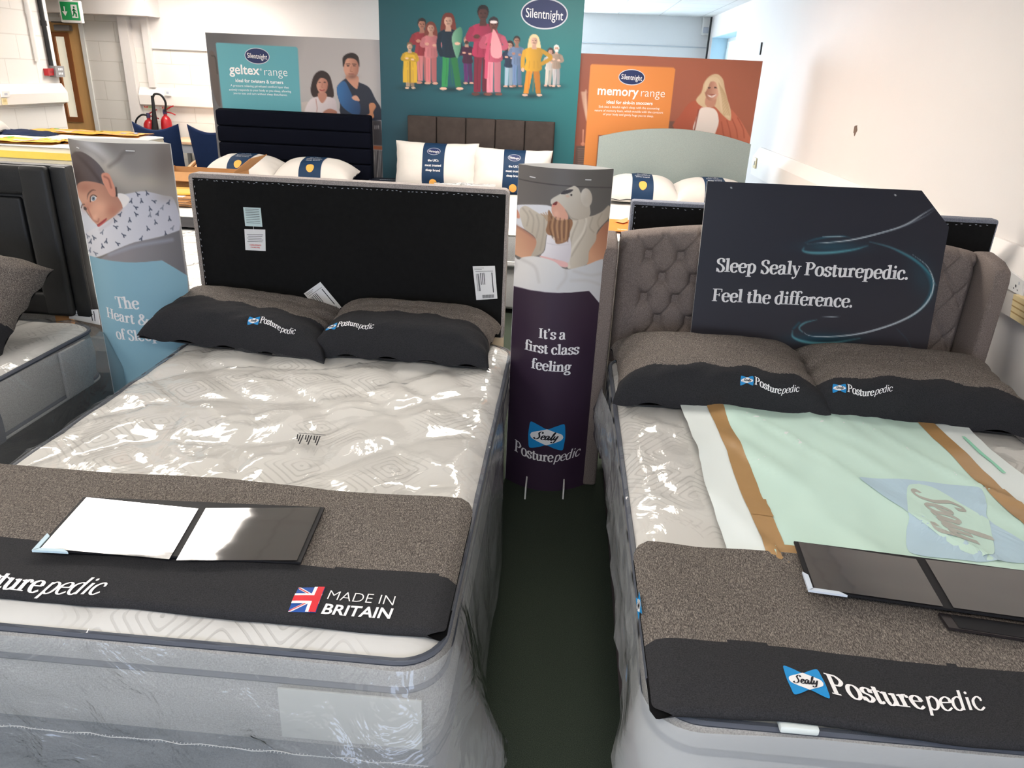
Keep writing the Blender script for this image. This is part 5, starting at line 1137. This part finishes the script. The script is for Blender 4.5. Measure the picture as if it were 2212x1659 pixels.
A.poly([(600, 480), (690, 425), (745, 440), (830, 405), (885, 358), (890, 440), (800, 545), (785, 620), (735, 700), (715, 800), (580, 832), (565, 720), (590, 580)], (202, 192, 176), 1, True, ((172, 158, 140), (620, 500), (860, 560)))
for P in ([(700, 440), (710, 540), (660, 640), (600, 740)], [(760, 450), (740, 520), (770, 560)], [(830, 420), (800, 480), (810, 530)], [(650, 480), (600, 620), (590, 800)]): A.line(P, (148, 134, 116), 9, 2, .55)
A.line([(690, 430), (712, 470), (690, 560), (600, 700), (585, 820)], (218, 210, 196), 16, 2, .7)
A.poly([(425, 570), (480, 600), (590, 600), (585, 780), (480, 760), (375, 738), (405, 690)], (228, 222, 224), 1, True, ((204, 196, 200), (420, 600), (590, 700))); A.line([(420, 640), (500, 655), (585, 650)], (190, 182, 186), 5, 1, .6)
A.poly([(372, 735), (470, 758), (568, 785), (565, 822), (470, 800), (380, 752)], (222, 172, 168), 1)
A.poly([(455, 400), (460, 345), (500, 325), (545, 365), (580, 440), (560, 475), (500, 470), (470, 440)], (214, 156, 132), 1); A.blob(490, 420, 20, 25, (228, 176, 152), .7); A.poly([(462, 340), (478, 328), (498, 332), (490, 355), (468, 356)], (120, 44, 40), .8); A.ell(470, 362, 10, 6, (220, 130, 116), .7)
A.poly([(430, 395), (455, 420), (480, 462), (540, 470), (600, 462), (612, 500), (590, 560), (575, 620), (520, 645), (485, 640), (475, 590), (430, 578), (412, 545), (425, 490)], (150, 106, 74), 1.2)
for k in range(9): A.line([(455+k*16, 440+k*4), (440+k*18, 520), (462+k*14, 600+(k % 3)*14)], (196, 152, 106) if k % 2 else (106, 70, 48), 9, 1.2, .7)
for k in range(4): A.line([(375+k*18, 420-k*4), (400+k*12, 440), (420+k*12, 470)], (170, 130, 92), 7, 1, .7)
A.poly([(448, 325), (462, 305), (520, 272), (565, 240), (600, 222), (628, 213), (658, 235), (672, 265), (720, 300), (742, 380), (735, 440), (650, 468), (600, 462), (565, 400), (535, 362), (495, 328), (455, 350)], (204, 196, 182), 1, True, ((180, 168, 152), (520, 260), (720, 430)))
A.ell(715, 300, 43, 70, (204, 196, 184), 1, -6, 1, ((182, 170, 154), (690, 0), (760, 0))); A.blob(700, 330, 30, 50, (176, 164, 148), .5)
A.poly([(523, 274), (545, 250), (585, 240), (616, 242), (595, 262), (560, 274)], (64, 58, 60), .8); A.ell(602, 280, 8, 8, (50, 44, 44), .6); A.blob(575, 290, 14, 9, (214, 150, 120), .5); A.line([(560, 395), (600, 450), (650, 466)], (150, 136, 118), 7, 1.5, .7)
A.poly([(110, 680), (200, 760), (240, 745), (320, 738), (400, 752), (480, 780), (562, 835), (700, 808), (860, 765), (860, 960), (830, 1130), (735, 1010), (500, 1020), (300, 1000), (110, 960)], (220, 216, 212), 1.2, True, ((196, 196, 198), (300, 780), (500, 990)))
for P in ([(230, 760), (330, 820), (360, 930)], [(560, 840), (560, 900), (500, 980)], [(620, 850), (740, 880), (820, 870)], [(600, 920), (720, 920), (820, 950)], [(140, 740), (190, 800), (160, 860)]): A.line(P, (176, 170, 164), 12, 4, .5)
A.poly([(100, 940), (200, 966), (300, 990), (400, 1004), (500, 1011), (600, 1009), (735, 997), (840, 1122), (900, 1400), (880, 3000), (60, 3000)], (52, 36, 54), .7, False)
A.line([(110, 944), (300, 990), (500, 1011), (735, 998), (835, 1118)], (206, 200, 206), 3, .6, .7)
A.done('printed_picture', m_print, t, 1.08)
V = lambda x, y: (1060+x*.2893, 340+y*.2893)
col_text(t, (("It's a", V(355, 1346), V(560, 1354)), ('first class', V(250, 1448), V(658, 1475)), ('feeling', V(300, 1577), V(598, 1600))), 2.775, cp)
V2 = lambda x, y: (1060+x*.3015, 600+y*.3015)
A_, B_ = at(*V2(163, 1268), 1, 2.775), at(*V2(632, 1296), 1, 2.775); Wc = (B_-A_).length; W0 = curved_word(MB(), lambda a, b, l=0: Vector((0, 0, 0)), 1, 0, 0)
q = MB(); curved_word(q, lambda a, b, l=0: cp(A_+Vector((a, 0, b)), .0022+l), Wc/W0, 0, 0, .17, T=.14, k=1.15); q.build('wordmark', m_lettering, t, smooth=False)
c = at(*V2(401, 1134), 1, 2.775); hw_ = (at(*V2(534, 1140), 1, 2.775)-at(*V2(268, 1130), 1, 2.775)).length/2
q = MB(); bow(q, lambda a, b, l=0: cp(Vector((c.x+a, 0, c.z+b)), .0022+l), 0, 0, hw_, hw_*.78); q.build('emblem', [m_blue, m_lens, m_ink], t, smooth=False)
col_staples(t, ((V(290, 148), V(333, 153)), (V(706, 163), V(750, 167))), 2.79, cp)
for px_ in (1134, 1216):
    P = at(px_, 1078, 2, 0.003); MB().box(P.x-.003, P.x+.003, P.y, P.y+.14, .002, .055).build('foot_slat', m_white, t, smooth=False)
# --- folders with glossy sleeves
def folder(label, left, right, z, tabc, zs=None):
    PL = [at(*c, 2, z) for c in left]; PR = [at(*c, 2, z) for c in right]; cen = sum(PL+PR, Vector())/8
    t = thing('presentation_folder', label, 'folder', (cen.x, cen.y, z-.006))
    o = [PL[0], PR[1], PR[2], PL[3]]; ce = sum(o, Vector())/4
    big = [ce+(p-ce)*1.025 for p in o]; MB().prism([p-UP*.006 for p in big], UP, .005).build('cover', m_folder, t, smooth=False)
    for P in (PL, PR):
        c_ = sum(P, Vector())/4; q_ = [c_+(p-c_)*.985 for p in P]
        MB().grid(lambda u, v: (q_[0]*(1-u)+q_[1]*u)*(1-v)+(q_[3]*(1-u)+q_[2]*u)*v+UP*(.0012+.0002*fbm(u*2, v*4, z)), 24, 18).build('glossy_sleeve', m_gloss, t)
    e = big[3]; ux = (big[2]-big[3]).normalized(); uy = (big[0]-big[3]).normalized(); s = MB()
    s.prism([e-ux*.006-uy*.006-UP*.004, e+ux*.075-uy*.006-UP*.004, e+ux*.06+uy*.004-UP*.004, e+ux*.006+uy*.004-UP*.004], UP, .0055).prism([e-ux*.006-uy*.006-UP*.004, e+ux*.005-UP*.004, e+ux*.005+uy*.05-UP*.004, e-ux*.006+uy*.06-UP*.004], UP, .0055)
    s.build('corner_tab', M('pale_blue_tab', tabc, .5, .3, .02), t, smooth=False); return t
folder('open black folder with shiny clear sleeves, lying on the left bed runner', ((186, 1074), (431, 1099), (367, 1210), (86, 1185)), ((443, 1098), (694, 1096), (643, 1212), (378, 1212)), .628, (190, 214, 226))
folder('open black folder with shiny clear sleeves, lying on the right bed runner', ((1722, 1170), (1980, 1208), (2040, 1312), (1758, 1272)), ((1996, 1208), (2270, 1240), (2330, 1352), (2058, 1314)), .640, (204, 214, 226))
P = [at(*c, 2, .622) for c in ((2026, 1328), (2262, 1362), (2290, 1398), (2048, 1360))]
o = MB().prism(P, UP, .006).build('document_wallet', gloss_mat('dark_plastic_wallet', (38, 34, 36), .25, .1), smooth=False); tag(o, 'thin dark document wallet peeking from under the right folder', 'document wallet')
MB().prism([p+UP*.0062 for p in ((P[0]*.9+P[1]*.1)*.93+(P[3]*.9+P[2]*.1)*.07, (P[0]*.1+P[1]*.9)*.93+(P[3]*.1+P[2]*.9)*.07, (P[0]*.1+P[1]*.9)*.07+(P[3]*.1+P[2]*.9)*.93, (P[0]*.9+P[1]*.1)*.07+(P[3]*.9+P[2]*.1)*.93)], UP, .0008).build('pocket', m_folder, o, smooth=False)
# --- green foam sheet taped on the right bed
fz = lambda x, y: .604+.008*fbm(x*1.4+y*1.1, y*.9-x, 8)+.006*fbm(x*6-y*2.2, y*2.4, 3)+.009*max(0, 1-abs(fbm(x*2.4+y*1.5, x*.6-y*.3, 14))*5)**2
m_foam = M('white_foam_wrap', (226, 234, 232), .6, .3, .02, 6); m_mint = M('mint_green_foam', (200, 228, 216), .6, .3, .03, 5)
t = thing('foam_sheet', 'pale green foam sheet held by brown tape strips on the right bed', 'foam sheet', (.92, 2.05, .6))
def sheet(x0, x1, y0, y1, dz, nx=40, ny=50, wob=.012, skew=0):
    return MB().grid(lambda u, v: (lambda x, y: (x, y, fz(x, y)+dz))(x0+(x1-x0)*u+wob*fbm(v*4, u*2, x0)+skew*v, y0+(y1-y0)*v+wob*fbm(u*4, 3, y0)), nx, ny)
sheet(.452, 1.425, 1.50, 2.56, 0).build('white_wrap', m_foam, t)
sheet(.565, 1.285, 1.52, 2.57, .002).build('mint_panel', m_mint, t)
m_tape = M('brown_parcel_tape', (172, 136, 90), .28, .5, .08, 12, .15, 30)
for x0, x1, wob in ((.543, .597, .006), (1.258, 1.312, .006)): sheet(x0, x1, 1.5, 2.57, .0035, 4, 60, wob).build('tape_strip', m_tape, t)
sheet(.545, .60, 1.70, 1.79, .0045, 4, 8, .003).build('tape_strip', m_tape, t); sheet(1.256, 1.316, 1.62, 1.95, .0045, 4, 16, .003).build('tape_strip', m_tape, t)
P = at(1704, 1193, 2, .6); sheet(P.x-.03, P.x+.10, P.y-.018, P.y+.018, .0045, 8, 4, .002).build('tape_strip', m_tape, t)
q = MB(); c = at(2045, 1125, 2, .597); fo = lambda a, b, l=0: Vector((c.x+b, c.y-a, fz(c.x+b, c.y-a)+.0035+l))
bow(q, fo, .0, .0, .20, .17, d=.0008); q.build('faded_emblem', [M('faded_blue_print', (182, 208, 222), .6), m_mint, M('faded_brown_print', (176, 176, 168), .6)], t, smooth=False)
for (x0, x1, y0, y1) in ((1.36, 1.372, 2.05, 2.3), (1.352, 1.366, 1.75, 1.86)): sheet(x0, x1, y0, y1, .004, 2, 8, .002).build('green_edge', M('green_foam_edge', (150, 214, 186), .6), t)
P = at(1738, 1566, 1, 1.02); MB().box(P.x-.035, P.x+.035, 1.03, 1.06, .566, .582, .004).build('foam_scrap', m_foam); tag(bpy.data.objects['foam_scrap'], 'small scrap of white foam poking from under the right bed runner', 'foam scrap')
# ---------------------------------------------------------------- things further back on the left
AB = mattress('white plastic wrapped mattress between the two columns and the black backed headboard', -2.95, -1.60, 3.2, 5.08, .33, .60, .006, .08, (m_quiltp, m_basew, m_white), (.025, .2), None, .03)
divan('dark divan base under the wrapped mattress behind the woman column', -2.93, -1.62, 3.22, 5.06, .33, m_under)
wrap(AB, .25, .03, .006, seed=31)
r = MB().grid(lambda u, v: (-2.97+1.39*u, 4.74+.32*v, .622+.003*fbm(u*5, v*3, 1)-.03*max(0, abs(u*2-1)-.95)/.05), 40, 10).build('bed_runner', m_dark); tag(r, 'dark grey bed runner seen in the gap beside the woman column', 'bed runner')
# cardboard folders and box on the navy bed
zb = .635
for k, (w_, d_, a) in enumerate(((.50, .34, 4), (.48, .33, -3), (.46, .32, 6))):
    t = thing('cardboard_folder', 'brown cardboard folder in the pile beside the woman column, %s' % ('lowest of three', 'middle of three', 'topmost of three')[k], 'folder', (-3.02, 5.55, zb+.02*k), math.radians(a), 'brown cardboard folders')
    MB().box(-w_/2, w_/2, -d_/2, d_/2, .0, .006).build('back_cover', m_card, t, local=True, smooth=False)
    MB().box(-w_/2, w_/2, -d_/2, d_/2, .012, .018).build('front_cover', m_card, t, local=True, smooth=False)
    MB().box(-w_/2+.01, w_/2-.01, -d_/2+.01, d_/2-.01, .006, .012).build('papers', m_paper, t, local=True, smooth=False)
MB().box(.0, .16, -.13, -.06, .018, .0188).build('white_sticker', m_lettering, t, local=True, smooth=False)
t = thing('envelope', 'orange yellow padded envelope on the cardboard folders', 'envelope', (-3.02, 5.62, zb+.0605), .1)
MB().box(-.22, .22, -.13, .13, 0, .02, .009, 3).build('padded_body', M('manila_yellow', (226, 170, 72), .6, .3, .06), t, local=True); MB().box(-.2, .2, .06, .125, .0195, .022).build('flap', M('manila_flap', (214, 158, 64), .6), t, local=True, smooth=False)
t = thing('cardboard_box', 'open brown cardboard box with raised flap beside the navy headboard', 'box', (-3.0, 6.1, zb), 0)
bx = MB(); bw, bd, bh, th = .32, .18, .17, .006
for a in ((-bw, bw, -bd, bd, 0, th), (-bw, bw, -bd, -bd+th, th, bh), (-bw, bw, bd-th, bd, th, bh), (-bw, -bw+th, -bd, bd, th, bh), (bw-th, bw, -bd, bd, th, bh)): bx.box(*a)
bx.build('box_body', m_card, t, local=True, smooth=False)
MB().prism([(-bw, -bd, bh), (bw, -bd, bh), (bw-.02, -bd-.13, bh-.05), (-bw+.02, -bd-.13, bh-.05)], (0, 0, 1), .005).build('flap', m_card, t, local=True, smooth=False)
MB().prism([(bw, -bd, bh), (bw, bd, bh), (bw+.17, bd, bh+.13), (bw+.17, -bd, bh+.13)], (0, 0, 1), .005).build('flap', m_card, t, local=True, smooth=False)
MB().prism([(-bw, -bd, bh), (-bw, bd, bh), (-bw-.15, bd, bh-.02), (-bw-.15, -bd, bh-.02)], (0, 0, 1), .005).build('flap', m_card, t, local=True, smooth=False)
# bed with the yellow stripe by the left wall
yx0, yx1, yy0, yy1 = -5.40, -3.86, 5.98, 7.2
divan('pale divan base under the yellow striped mattress', yx0, yx1, yy0+.01, yy1, .70, m_basew)
YB_ = mattress('white mattress with a yellow stripe on its side, by the left wall', yx0, yx1, yy0, yy1, .70, .955, .004, .08, (m_quiltp, M('cream_mattress_border', (226, 218, 196), .85, .2, .03), m_white), (.015, .16), None, .04)
ys = MB().grid(lambda u, v: (yx0+.07+(yx1-yx0-.14)*u, yy0-.018, .845+.055*v), 20, 2); ys.build('yellow_stripe', M('yellow_braid', (232, 204, 96), .8, .2, .06, 30), YB_['t'])
m_bag = M('orange_printed_bag', (240, 166, 52), .4, .4, .06); m_leafp = M('green_leaf_print', (104, 160, 64), .6); m_pinkp = M('pink_print', (236, 178, 160), .6); m_greyp = M('grey_print', (150, 156, 176), .6)
BGN = [('crumpled orange printed bag on the yellow striped mattress, nearest the mattress edge', (60, 304), .62, .3, 5), ('flat orange printed bag on the yellow striped mattress, behind the crumpled one', (150, 285), .75, .34, -4), ('orange printed bag on the yellow striped mattress, behind the woman column', (250, 290), .6, .34, 3), ('orange printed bag on the yellow striped mattress, cut off by the woman column', (128, 305), .4, .26, 8)]
for i, (lb, c, w_, d_, a) in enumerate(BGN):
    p = at(*c, 2, .965); t = thing('printed_bag', lb, 'bag', (p.x, p.y, .962), math.radians(a), 'orange printed bags')
    zf = lambda u, v: .012+.012*fbm(u*3+i, v*3, i)
    MB().grid(lambda u, v: ((u-.5)*w_*(.9+.1*math.sin(5*v+i)), (v-.5)*d_, zf(u, v)), 14, 10).grid(lambda u, v: ((u-.5)*w_*(.9+.1*math.sin(5*v+i)), (v-.5)*d_, -.002), 14, 10, True).build('bag_film', m_bag, t, local=True)
    for k, (u0, v0, u1, v1, mt_) in enumerate(((.1, .6, .18, .95, m_leafp), (.35, .2, .6, .45, m_pinkp), (.55, .5, .85, .68, m_greyp))):
        MB().grid(lambda u, v: ((u0+(u1-u0)*u-.5)*w_*.9, (v0+(v1-v0)*v-.5)*d_+.02*math.sin(3*u), zf(u0+(u1-u0)*u, v0+(v1-v0)*v)+.003), 6, 6).build('bag_print', mt_, t, local=True)
p = at(30, 287, 2, .965); t = thing('folded_cloth', 'folded navy cloth lying on the yellow striped mattress', 'cloth', (p.x, p.y, .958))
MB().grid(lambda u, v: ((u-.5)*.75, (v-.5)*.22, .035*(1-(2*v-1)**4)*(1-(2*u-1)**6)+.012*fbm(u*6, v*4, 2)), 30, 12).build('cloth', M('navy_cloth', (36, 44, 66), .9, .1, .2, 40), t, local=True)
white_pillow('plain white pillow with dark piping at the left wall end of the yellow striped mattress', (-5.265, 6.42, 1.02), rxz(8, 90), .6, .45, .15, group=None, seed=9, band=(-.02, .02), logo=False)
for o in [c for c in bpy.data.objects if c.name.startswith('paper_band') and c.parent and 'left wall end' in c.parent.get('label', '')]:
    for ch in list(o.children): bpy.data.objects.remove(ch)
    bpy.data.objects.remove(o)
# chairs and table at the back
m_chair = M('navy_chair_cloth', (26, 42, 76), .9, .15, .12, 30, .15, 200)
def chair(label, loc, rz):
    t = thing('armchair', label, 'chair', loc, rz, 'navy armchairs with wooden arms')
    def bk(u, q):
        th = .03*(1-abs(2*u-1)**8); v = min(1, q/.45) if q < .5 else min(1, (1-q)/.45); e = th*math.cos(math.pi*min(1, max(0, (q-.45)/.1)))
        return ((u-.5)*(.50-.06*(1-v)), -.22-.09*v-.05*math.cos((u-.5)*2.2)+.01+e, .44+.56*v-.07*v*math.cos((u-.5)*math.pi)+.03*v+.02*math.sin(math.pi*min(1, max(0, (q-.45)/.1))))
    MB().grid(bk, 16, 40).build('backrest', m_chair, t, local=True)
    MB().box(-.235, .235, -.25, .27, .40, .48, .03, 3).build('seat', m_chair, t, local=True)
    for s in (-1, 1):
        MB().tube(sm3([(s*.255, -.27, .60), (s*.255, -.12, .655), (s*.255, .06, .665), (s*.255, .20, .63), (s*.255, .27, .58)]), .022, 8).build('armrest', m_wood, t, local=True)
        MB().box(s*.255-.02, s*.255+.02, .22, .265, 0, .60, .006).build('leg', m_wood, t, local=True); MB().box(s*.255-.02, s*.255+.02, -.29, -.245, 0, .61, .006).build('leg', m_wood, t, local=True)
        MB().box(s*.255-.015, s*.255+.015, -.27, .25, .36, .41, .004).build('side_rail', m_wood, t, local=True)
    MB().box(-.255, .255, -.28, -.25, .30, .36, .004).build('cross_rail', m_wood, t, local=True)
    return t
p = at(344, 280, 1, 7.55); chair('navy armchair nearest the fire extinguishers', (p.x, 7.85, 0), math.radians(-4))
p = at(452, 285, 1, 7.6); chair('navy armchair half hidden by the pale blue card panel', (p.x+.07, 7.85, 0), math.radians(-2))
t = thing('table', 'long beech topped table against the back wall behind the navy chairs', 'table', (-3.9, 9.2, 0))
MB().box(-4.85, -2.9, 8.95, 9.5, .70, .735, .004).build('tabletop', M('beech_top', (228, 190, 156), .5, .3, .05, 3, sx=(8, 1, 1)), t); MB().box(-4.8, -2.95, 9.0, 9.03, .60, .70).build('apron', m_silver, t, smooth=False)
for x in (-4.78, -2.98):
    for y in (9.0, 9.44): MB().box(x-.02, x+.02, y-.02, y+.02, 0, .70).build('leg', m_steel, t, smooth=False)
# fire extinguishers
def ext(label, px_, base, h, co2):
    y = YB-.2; p = at(px_, 255, 1, y); t = thing('fire_extinguisher', label, 'fire extinguisher', (p.x, y, 0), group='fire extinguishers'); r = .072 if not co2 else .066
    MB().lathe([(r*.9, 0), (r, .01), (r, .25)], (0, 0, base), 24).build('lower_cylinder', m_red if not co2 else m_black, t, local=True)
    MB().lathe([(r, .25), (r, h-.1), (r*.92, h-.05), (r*.6, h-.012), (.022, h), (.02, h+.03)], (0, 0, base), 24).build('upper_cylinder', m_red, t, local=True)
    MB().lathe([(.024, 0), (.026, .03), (.02, .055)], (0, 0, base+h+.02), 12).build('valve', M('navy_valve', (60, 50, 90), .4), t, local=True)
    MB().tube([(0, 0, base+h+.06), (.08, 0, base+h+.105), (.12, 0, base+h+.12)], .008, 6).build('lever', m_red, t, local=True); MB().tube([(0, 0, base+h+.045), (.08, 0, base+h+.035), (.13, 0, base+h+.015)], .008, 6).build('carry_handle', m_red, t, local=True)
    if co2:
        MB().tube(sm3([(.02, -.03, base+h+.05), (.05, -.05, base+h+.16), (.02, -.08, base+h+.24), (-.05, -.09, base+h+.25), (-.085, -.09, base+h+.2)]), .013, 8).build('hose', m_black, t, local=True)
        MB().tube([(-.085, -.09, base+h+.23), (-.09, -.09, base+h+.08), (-.115, -.09, base+h-.3)], [.018, .02, .055], 14).build('horn', m_black, t, local=True)
        q = MB(); sz = .075
        sans(q, 'CO2', lambda a, b: Vector((.0+r*math.sin((a*sz-.055)/r-.35), -(r+.002)*math.cos((a*sz-.055)/r-.35), base+.17+b*sz)), bold=.03); q.build('lettering', m_lettering, t, local=True, smooth=False)
    else:
        MB().tube(sm3([(0, -.02, base+h+.05), (-.07, -.03, base+h+.05), (-.15, -.03, base+h-.02), (-.17, -.02, base+h-.15), (-.13, -.02, base+h-.38), (-.08, -.01, base+h-.42)]), .011, 8).build('hose', m_black, t, local=True)
        MB().grid(lambda u, v: (r*1.01*math.sin(-.7+1.4*u), -r*1.01*math.cos(-.7+1.4*u), base+.1+.16*v), 8, 2).build('white_label', m_paper, t, local=True)
    MB().lathe([(r+.02, 0), (r+.02, .02)], (0, 0, 0), 16).build('stand', m_red, t, local=True) if base < .05 else MB().box(-.03, .03, r-.01, .2, base+h-.2, base+h-.12).build('wall_bracket', m_steel, t, local=True)
    return t
p1 = at(321, 258, 1, YB-.2).z; p2 = at(358, 250, 1, YB-.2).z
ext('red water fire extinguisher with black hose on the back wall', 321, p1-.50, .50, False)
ext('red and black fire extinguisher with large black horn on the back wall', 358, p2-.5, .50, True)
def plate(name, label, cat, c4, ax, v, n, mt, th=.012, group=None):
    P = [at(*c, ax, v) for c in c4]; o = MB().prism(P, n, th).build(name, mt, smooth=False); tag(o, label, cat, group)
    return o, (lambda u, w_, l=.001: (P[0]*(1-u)+P[1]*u)*(1-w_)+(P[3]*(1-u)+P[2]*u)*w_+Vector(n)*(th+l))
def quad(o, g, name, u0, u1, v0, v1, mt, l=.001):
    MB().poly([g(u0, v0, l), g(u1, v0, l), g(u1, v1, l), g(u0, v1, l)]).build(name, mt, o, smooth=False)
yb = YB-.004
for i, (c4, lb) in enumerate(((((310, 223), (329, 225), (331, 239), (312, 238)), 'left'), (((349, 226), (367, 228), (369, 241), (351, 240)), 'right'))):
    o, g = plate('safety_sign', 'small red and green safety notice above the fire extinguishers, %s one' % lb, 'sign', c4, 1, yb, OUT, M('cream_sign', (228, 222, 200), .5), .003)
    quad(o, g, 'red_symbol', .03, .48, .05, .6, M('sign_red', (222, 96, 78), .5)); quad(o, g, 'green_symbol', .52, .97, .05, .6, M('sign_green', (168, 196, 130), .5)); quad(o, g, 'flame_mark', .2, .3, .15, .5, m_lettering, .002)
o, g = plate('socket_plate', 'white socket plate on the back wall trunking above the extinguishers', 'socket', ((356, 194), (369, 195), (370, 207), (357, 206)), 1, YB-.085, OUT, m_white)
quad(o, g, 'switch', .3, .7, .3, .7, m_silver)
o, g = plate('socket_plate', 'white socket plate on the left wall trunking', 'socket', ((1, 197), (18, 196.5), (19, 209), (2, 210)), 0, XL+.078, (1, 0, 0), m_white); quad(o, g, 'switch', .3, .7, .3, .7, m_silver)
o, g = plate('notice_card', 'cream card under the socket on the left wall trunking', 'notice', ((3, 212), (14, 211.5), (16, 226), (5, 227)), 0, XL+.078, (1, 0, 0), M('cream_card', (226, 212, 168), .6), .004); quad(o, g, 'card_print', .2, .8, .2, .6, M('card_tan', (206, 184, 130), .6))
# alarm point, switches, conduits on the left wall
o, g = plate('fire_alarm_point', 'red fire alarm call point on the left wall', 'alarm', ((93, 148), (108, 147), (110, 162), (96, 163)), 0, XL+.002, (1, 0, 0), m_red, .05); quad(o, g, 'press_glass', .25, .75, .3, .7, M('dark_red_glass', (140, 20, 28), .3))
o, g = plate('switch_box', 'grey metal light switch box beside the red alarm point', 'switch', ((105, 142), (124.5, 142), (127.5, 166), (108, 166)), 0, XL+.002, (1, 0, 0), M('grey_metal_box', (140, 140, 142), .4, .4, metal=.3), .07)
for r_ in range(2):
    for k in range(3): quad(o, g, 'rocker_switch', .28+.18*k, .40+.18*k, .18+.40*r_, .38+.40*r_, m_lettering, .003)
pA, pB = at(112, 142, 0, XL+.03), at(88, 2, 0, XL+.03)
o = MB().tube([(XL+.025, pA.y, pA.z), (XL+.025, pA.y-.0, CZ-.002)], .022, 10); o = o.build('conduit', m_black); tag(o, 'black conduit pipe running up the left wall from the switch box', 'pipe')
MB().tube([(XL+.025, pA.y, 1.9), (XL+.025, pA.y, 1.95)], .03, 10).build('conduit_clip', m_black, o)
o = MB().tube([(XL+.02, pA.y-.2, 1.56), (XL+.02, pA.y-.2, CZ-.002)], .024, 10).build('conduit', m_white); tag(o, 'white painted pipe running up the left wall from the red alarm point', 'pipe')
MB().tube([(XL+.02, pA.y-.2, 2.0), (XL+.02, pA.y-.2, 2.04)], .031, 10).build('conduit_clip', m_white, o)
# exit sign
ey = 8.66; P = [at(*c, 1, ey) for c in ((132, 6), (164, 10), (170, 44), (138, 40))]; cz = sum(P, Vector())/4
t = thing('exit_sign', 'green exit sign with white arrow and running figure above the door', 'sign', (cz.x, ey, cz.z))
sw, sh = .12, .11
MB().box(cz.x-sw, cz.x+sw, ey, ey+.05, cz.z-sh, cz.z+sh, .008).build('light_box', m_white, t)
MB().box(cz.x-sw+.02, cz.x+sw-.012, ey-.003, ey-.0005, cz.z-sh+.025, cz.z+sh-.015, .001).build('green_face', M('exit_green', (20, 150, 84), .4), t)
f = lambda a, b: Vector((cz.x+a, ey-.0045, cz.z+b)); q = MB()
q.poly([f(-.062, .05), f(-.050, .05), f(-.050, -.01), f(-.062, -.01)]).poly([f(-.085, -.0), f(-.027, 0), f(-.056, -.045)])
q.poly([f(.02, .07), f(.09, .07), f(.09, -.06), f(.02, -.06)]); q.build('white_symbols', m_lettering, t, smooth=False)
f = lambda a, b: Vector((cz.x+a, ey-.0055, cz.z+b)); q = MB(); q.poly([f(.055+.011*math.cos(a), .045+.011*math.sin(a)) for a in [k*.628 for k in range(10)]])
nib(q, [Vector(v) for v in ((.05, .03), (.052, -.005), (.07, -.02), (.068, -.05))], lambda a, b: f(a, b), .02, .014); nib(q, [Vector(v) for v in ((.05, -.0), (.04, -.03), (.026, -.045))], lambda a, b: f(a, b), .014, .012); nib(q, [Vector(v) for v in ((.03, .01), (.05, .025), (.078, .005))], lambda a, b: f(a, b), .012, .01)
q.build('running_figure', M('exit_green_ink', (20, 140, 80), .5), t, smooth=False)
MB().box(cz.x-.02, cz.x+.02, ey+.01, ey+.04, cz.z+sh, 2.269 if ey > 8.7 else CZ-.001).build('bracket', m_white, t, smooth=False)
# sensor at the far right corner
p = at(1525, 56, 1, YF-.03); t = thing('motion_sensor', 'small white motion sensor high in the far right corner', 'sensor', (p.x, YF, p.z))
MB().box(p.x-.06, p.x+.06, YF-.075, YF-.001, p.z-.13, p.z+.12, .02, 3).build('case', m_white, t); MB().box(p.x-.04, p.x+.04, YF-.082, YF-.07, p.z-.1, p.z-.02, .008).build('lens', m_silver, t)
# double socket on the right trunking
nx = (-1, 0, 0); fx = XR-.0765
o, g = plate('double_socket', 'white double socket on the right wall trunking beside the winged headboard', 'socket', ((2167, 571), (2216, 607), (2211, 640), (2164, 614)), 0, fx, nx, m_white, .01)
for cx_ in (.24, .74):
    quad(o, g, 'earth_slot', cx_-.02, cx_+.02, .50, .66, m_ink); quad(o, g, 'switch', cx_+.10, cx_+.14, .22, .40, m_silver)
    for d in (-.08, .08): quad(o, g, 'pin_slot', cx_+d-.02, cx_+d+.02, .74, .80, m_ink)
o, g = plate('blank_plate', 'white cover plate on the right wall trunking just behind the winged headboard', 'plate', ((2140, 556), (2164, 566), (2160, 590), (2138, 580)), 0, fx, nx, m_white, .006); quad(o, g, 'screw', .45, .55, .45, .55, m_silver)
o, g = plate('wooden_block', 'cream slatted block at the right edge below the double socket', 'block', ((2206, 636), (2236, 652), (2230, 706), (2198, 686)), 0, fx, nx, M('cream_pine', (226, 206, 158), .6, .3, .08), .03)
for k in range(3): quad(o, g, 'slat_gap', 0, 1, .2+.25*k, .26+.25*k, M('tan_gap', (176, 146, 96), .7))
p = at(1632, 352, 0, fx); o = MB().box(fx-.012, fx+.001, p.y-.05, p.y+.05, p.z-.05, p.z+.05, .004).build('cable_outlet', M('yellowed_plastic', (226, 208, 164), .5)); tag(o, 'yellowed outlet at the far end of the right wall trunking', 'outlet'); MB().box(fx-.02, fx-.011, p.y-.02, p.y+.02, p.z-.02, p.z+.02, .003).build('outlet_cap', m_white, o)
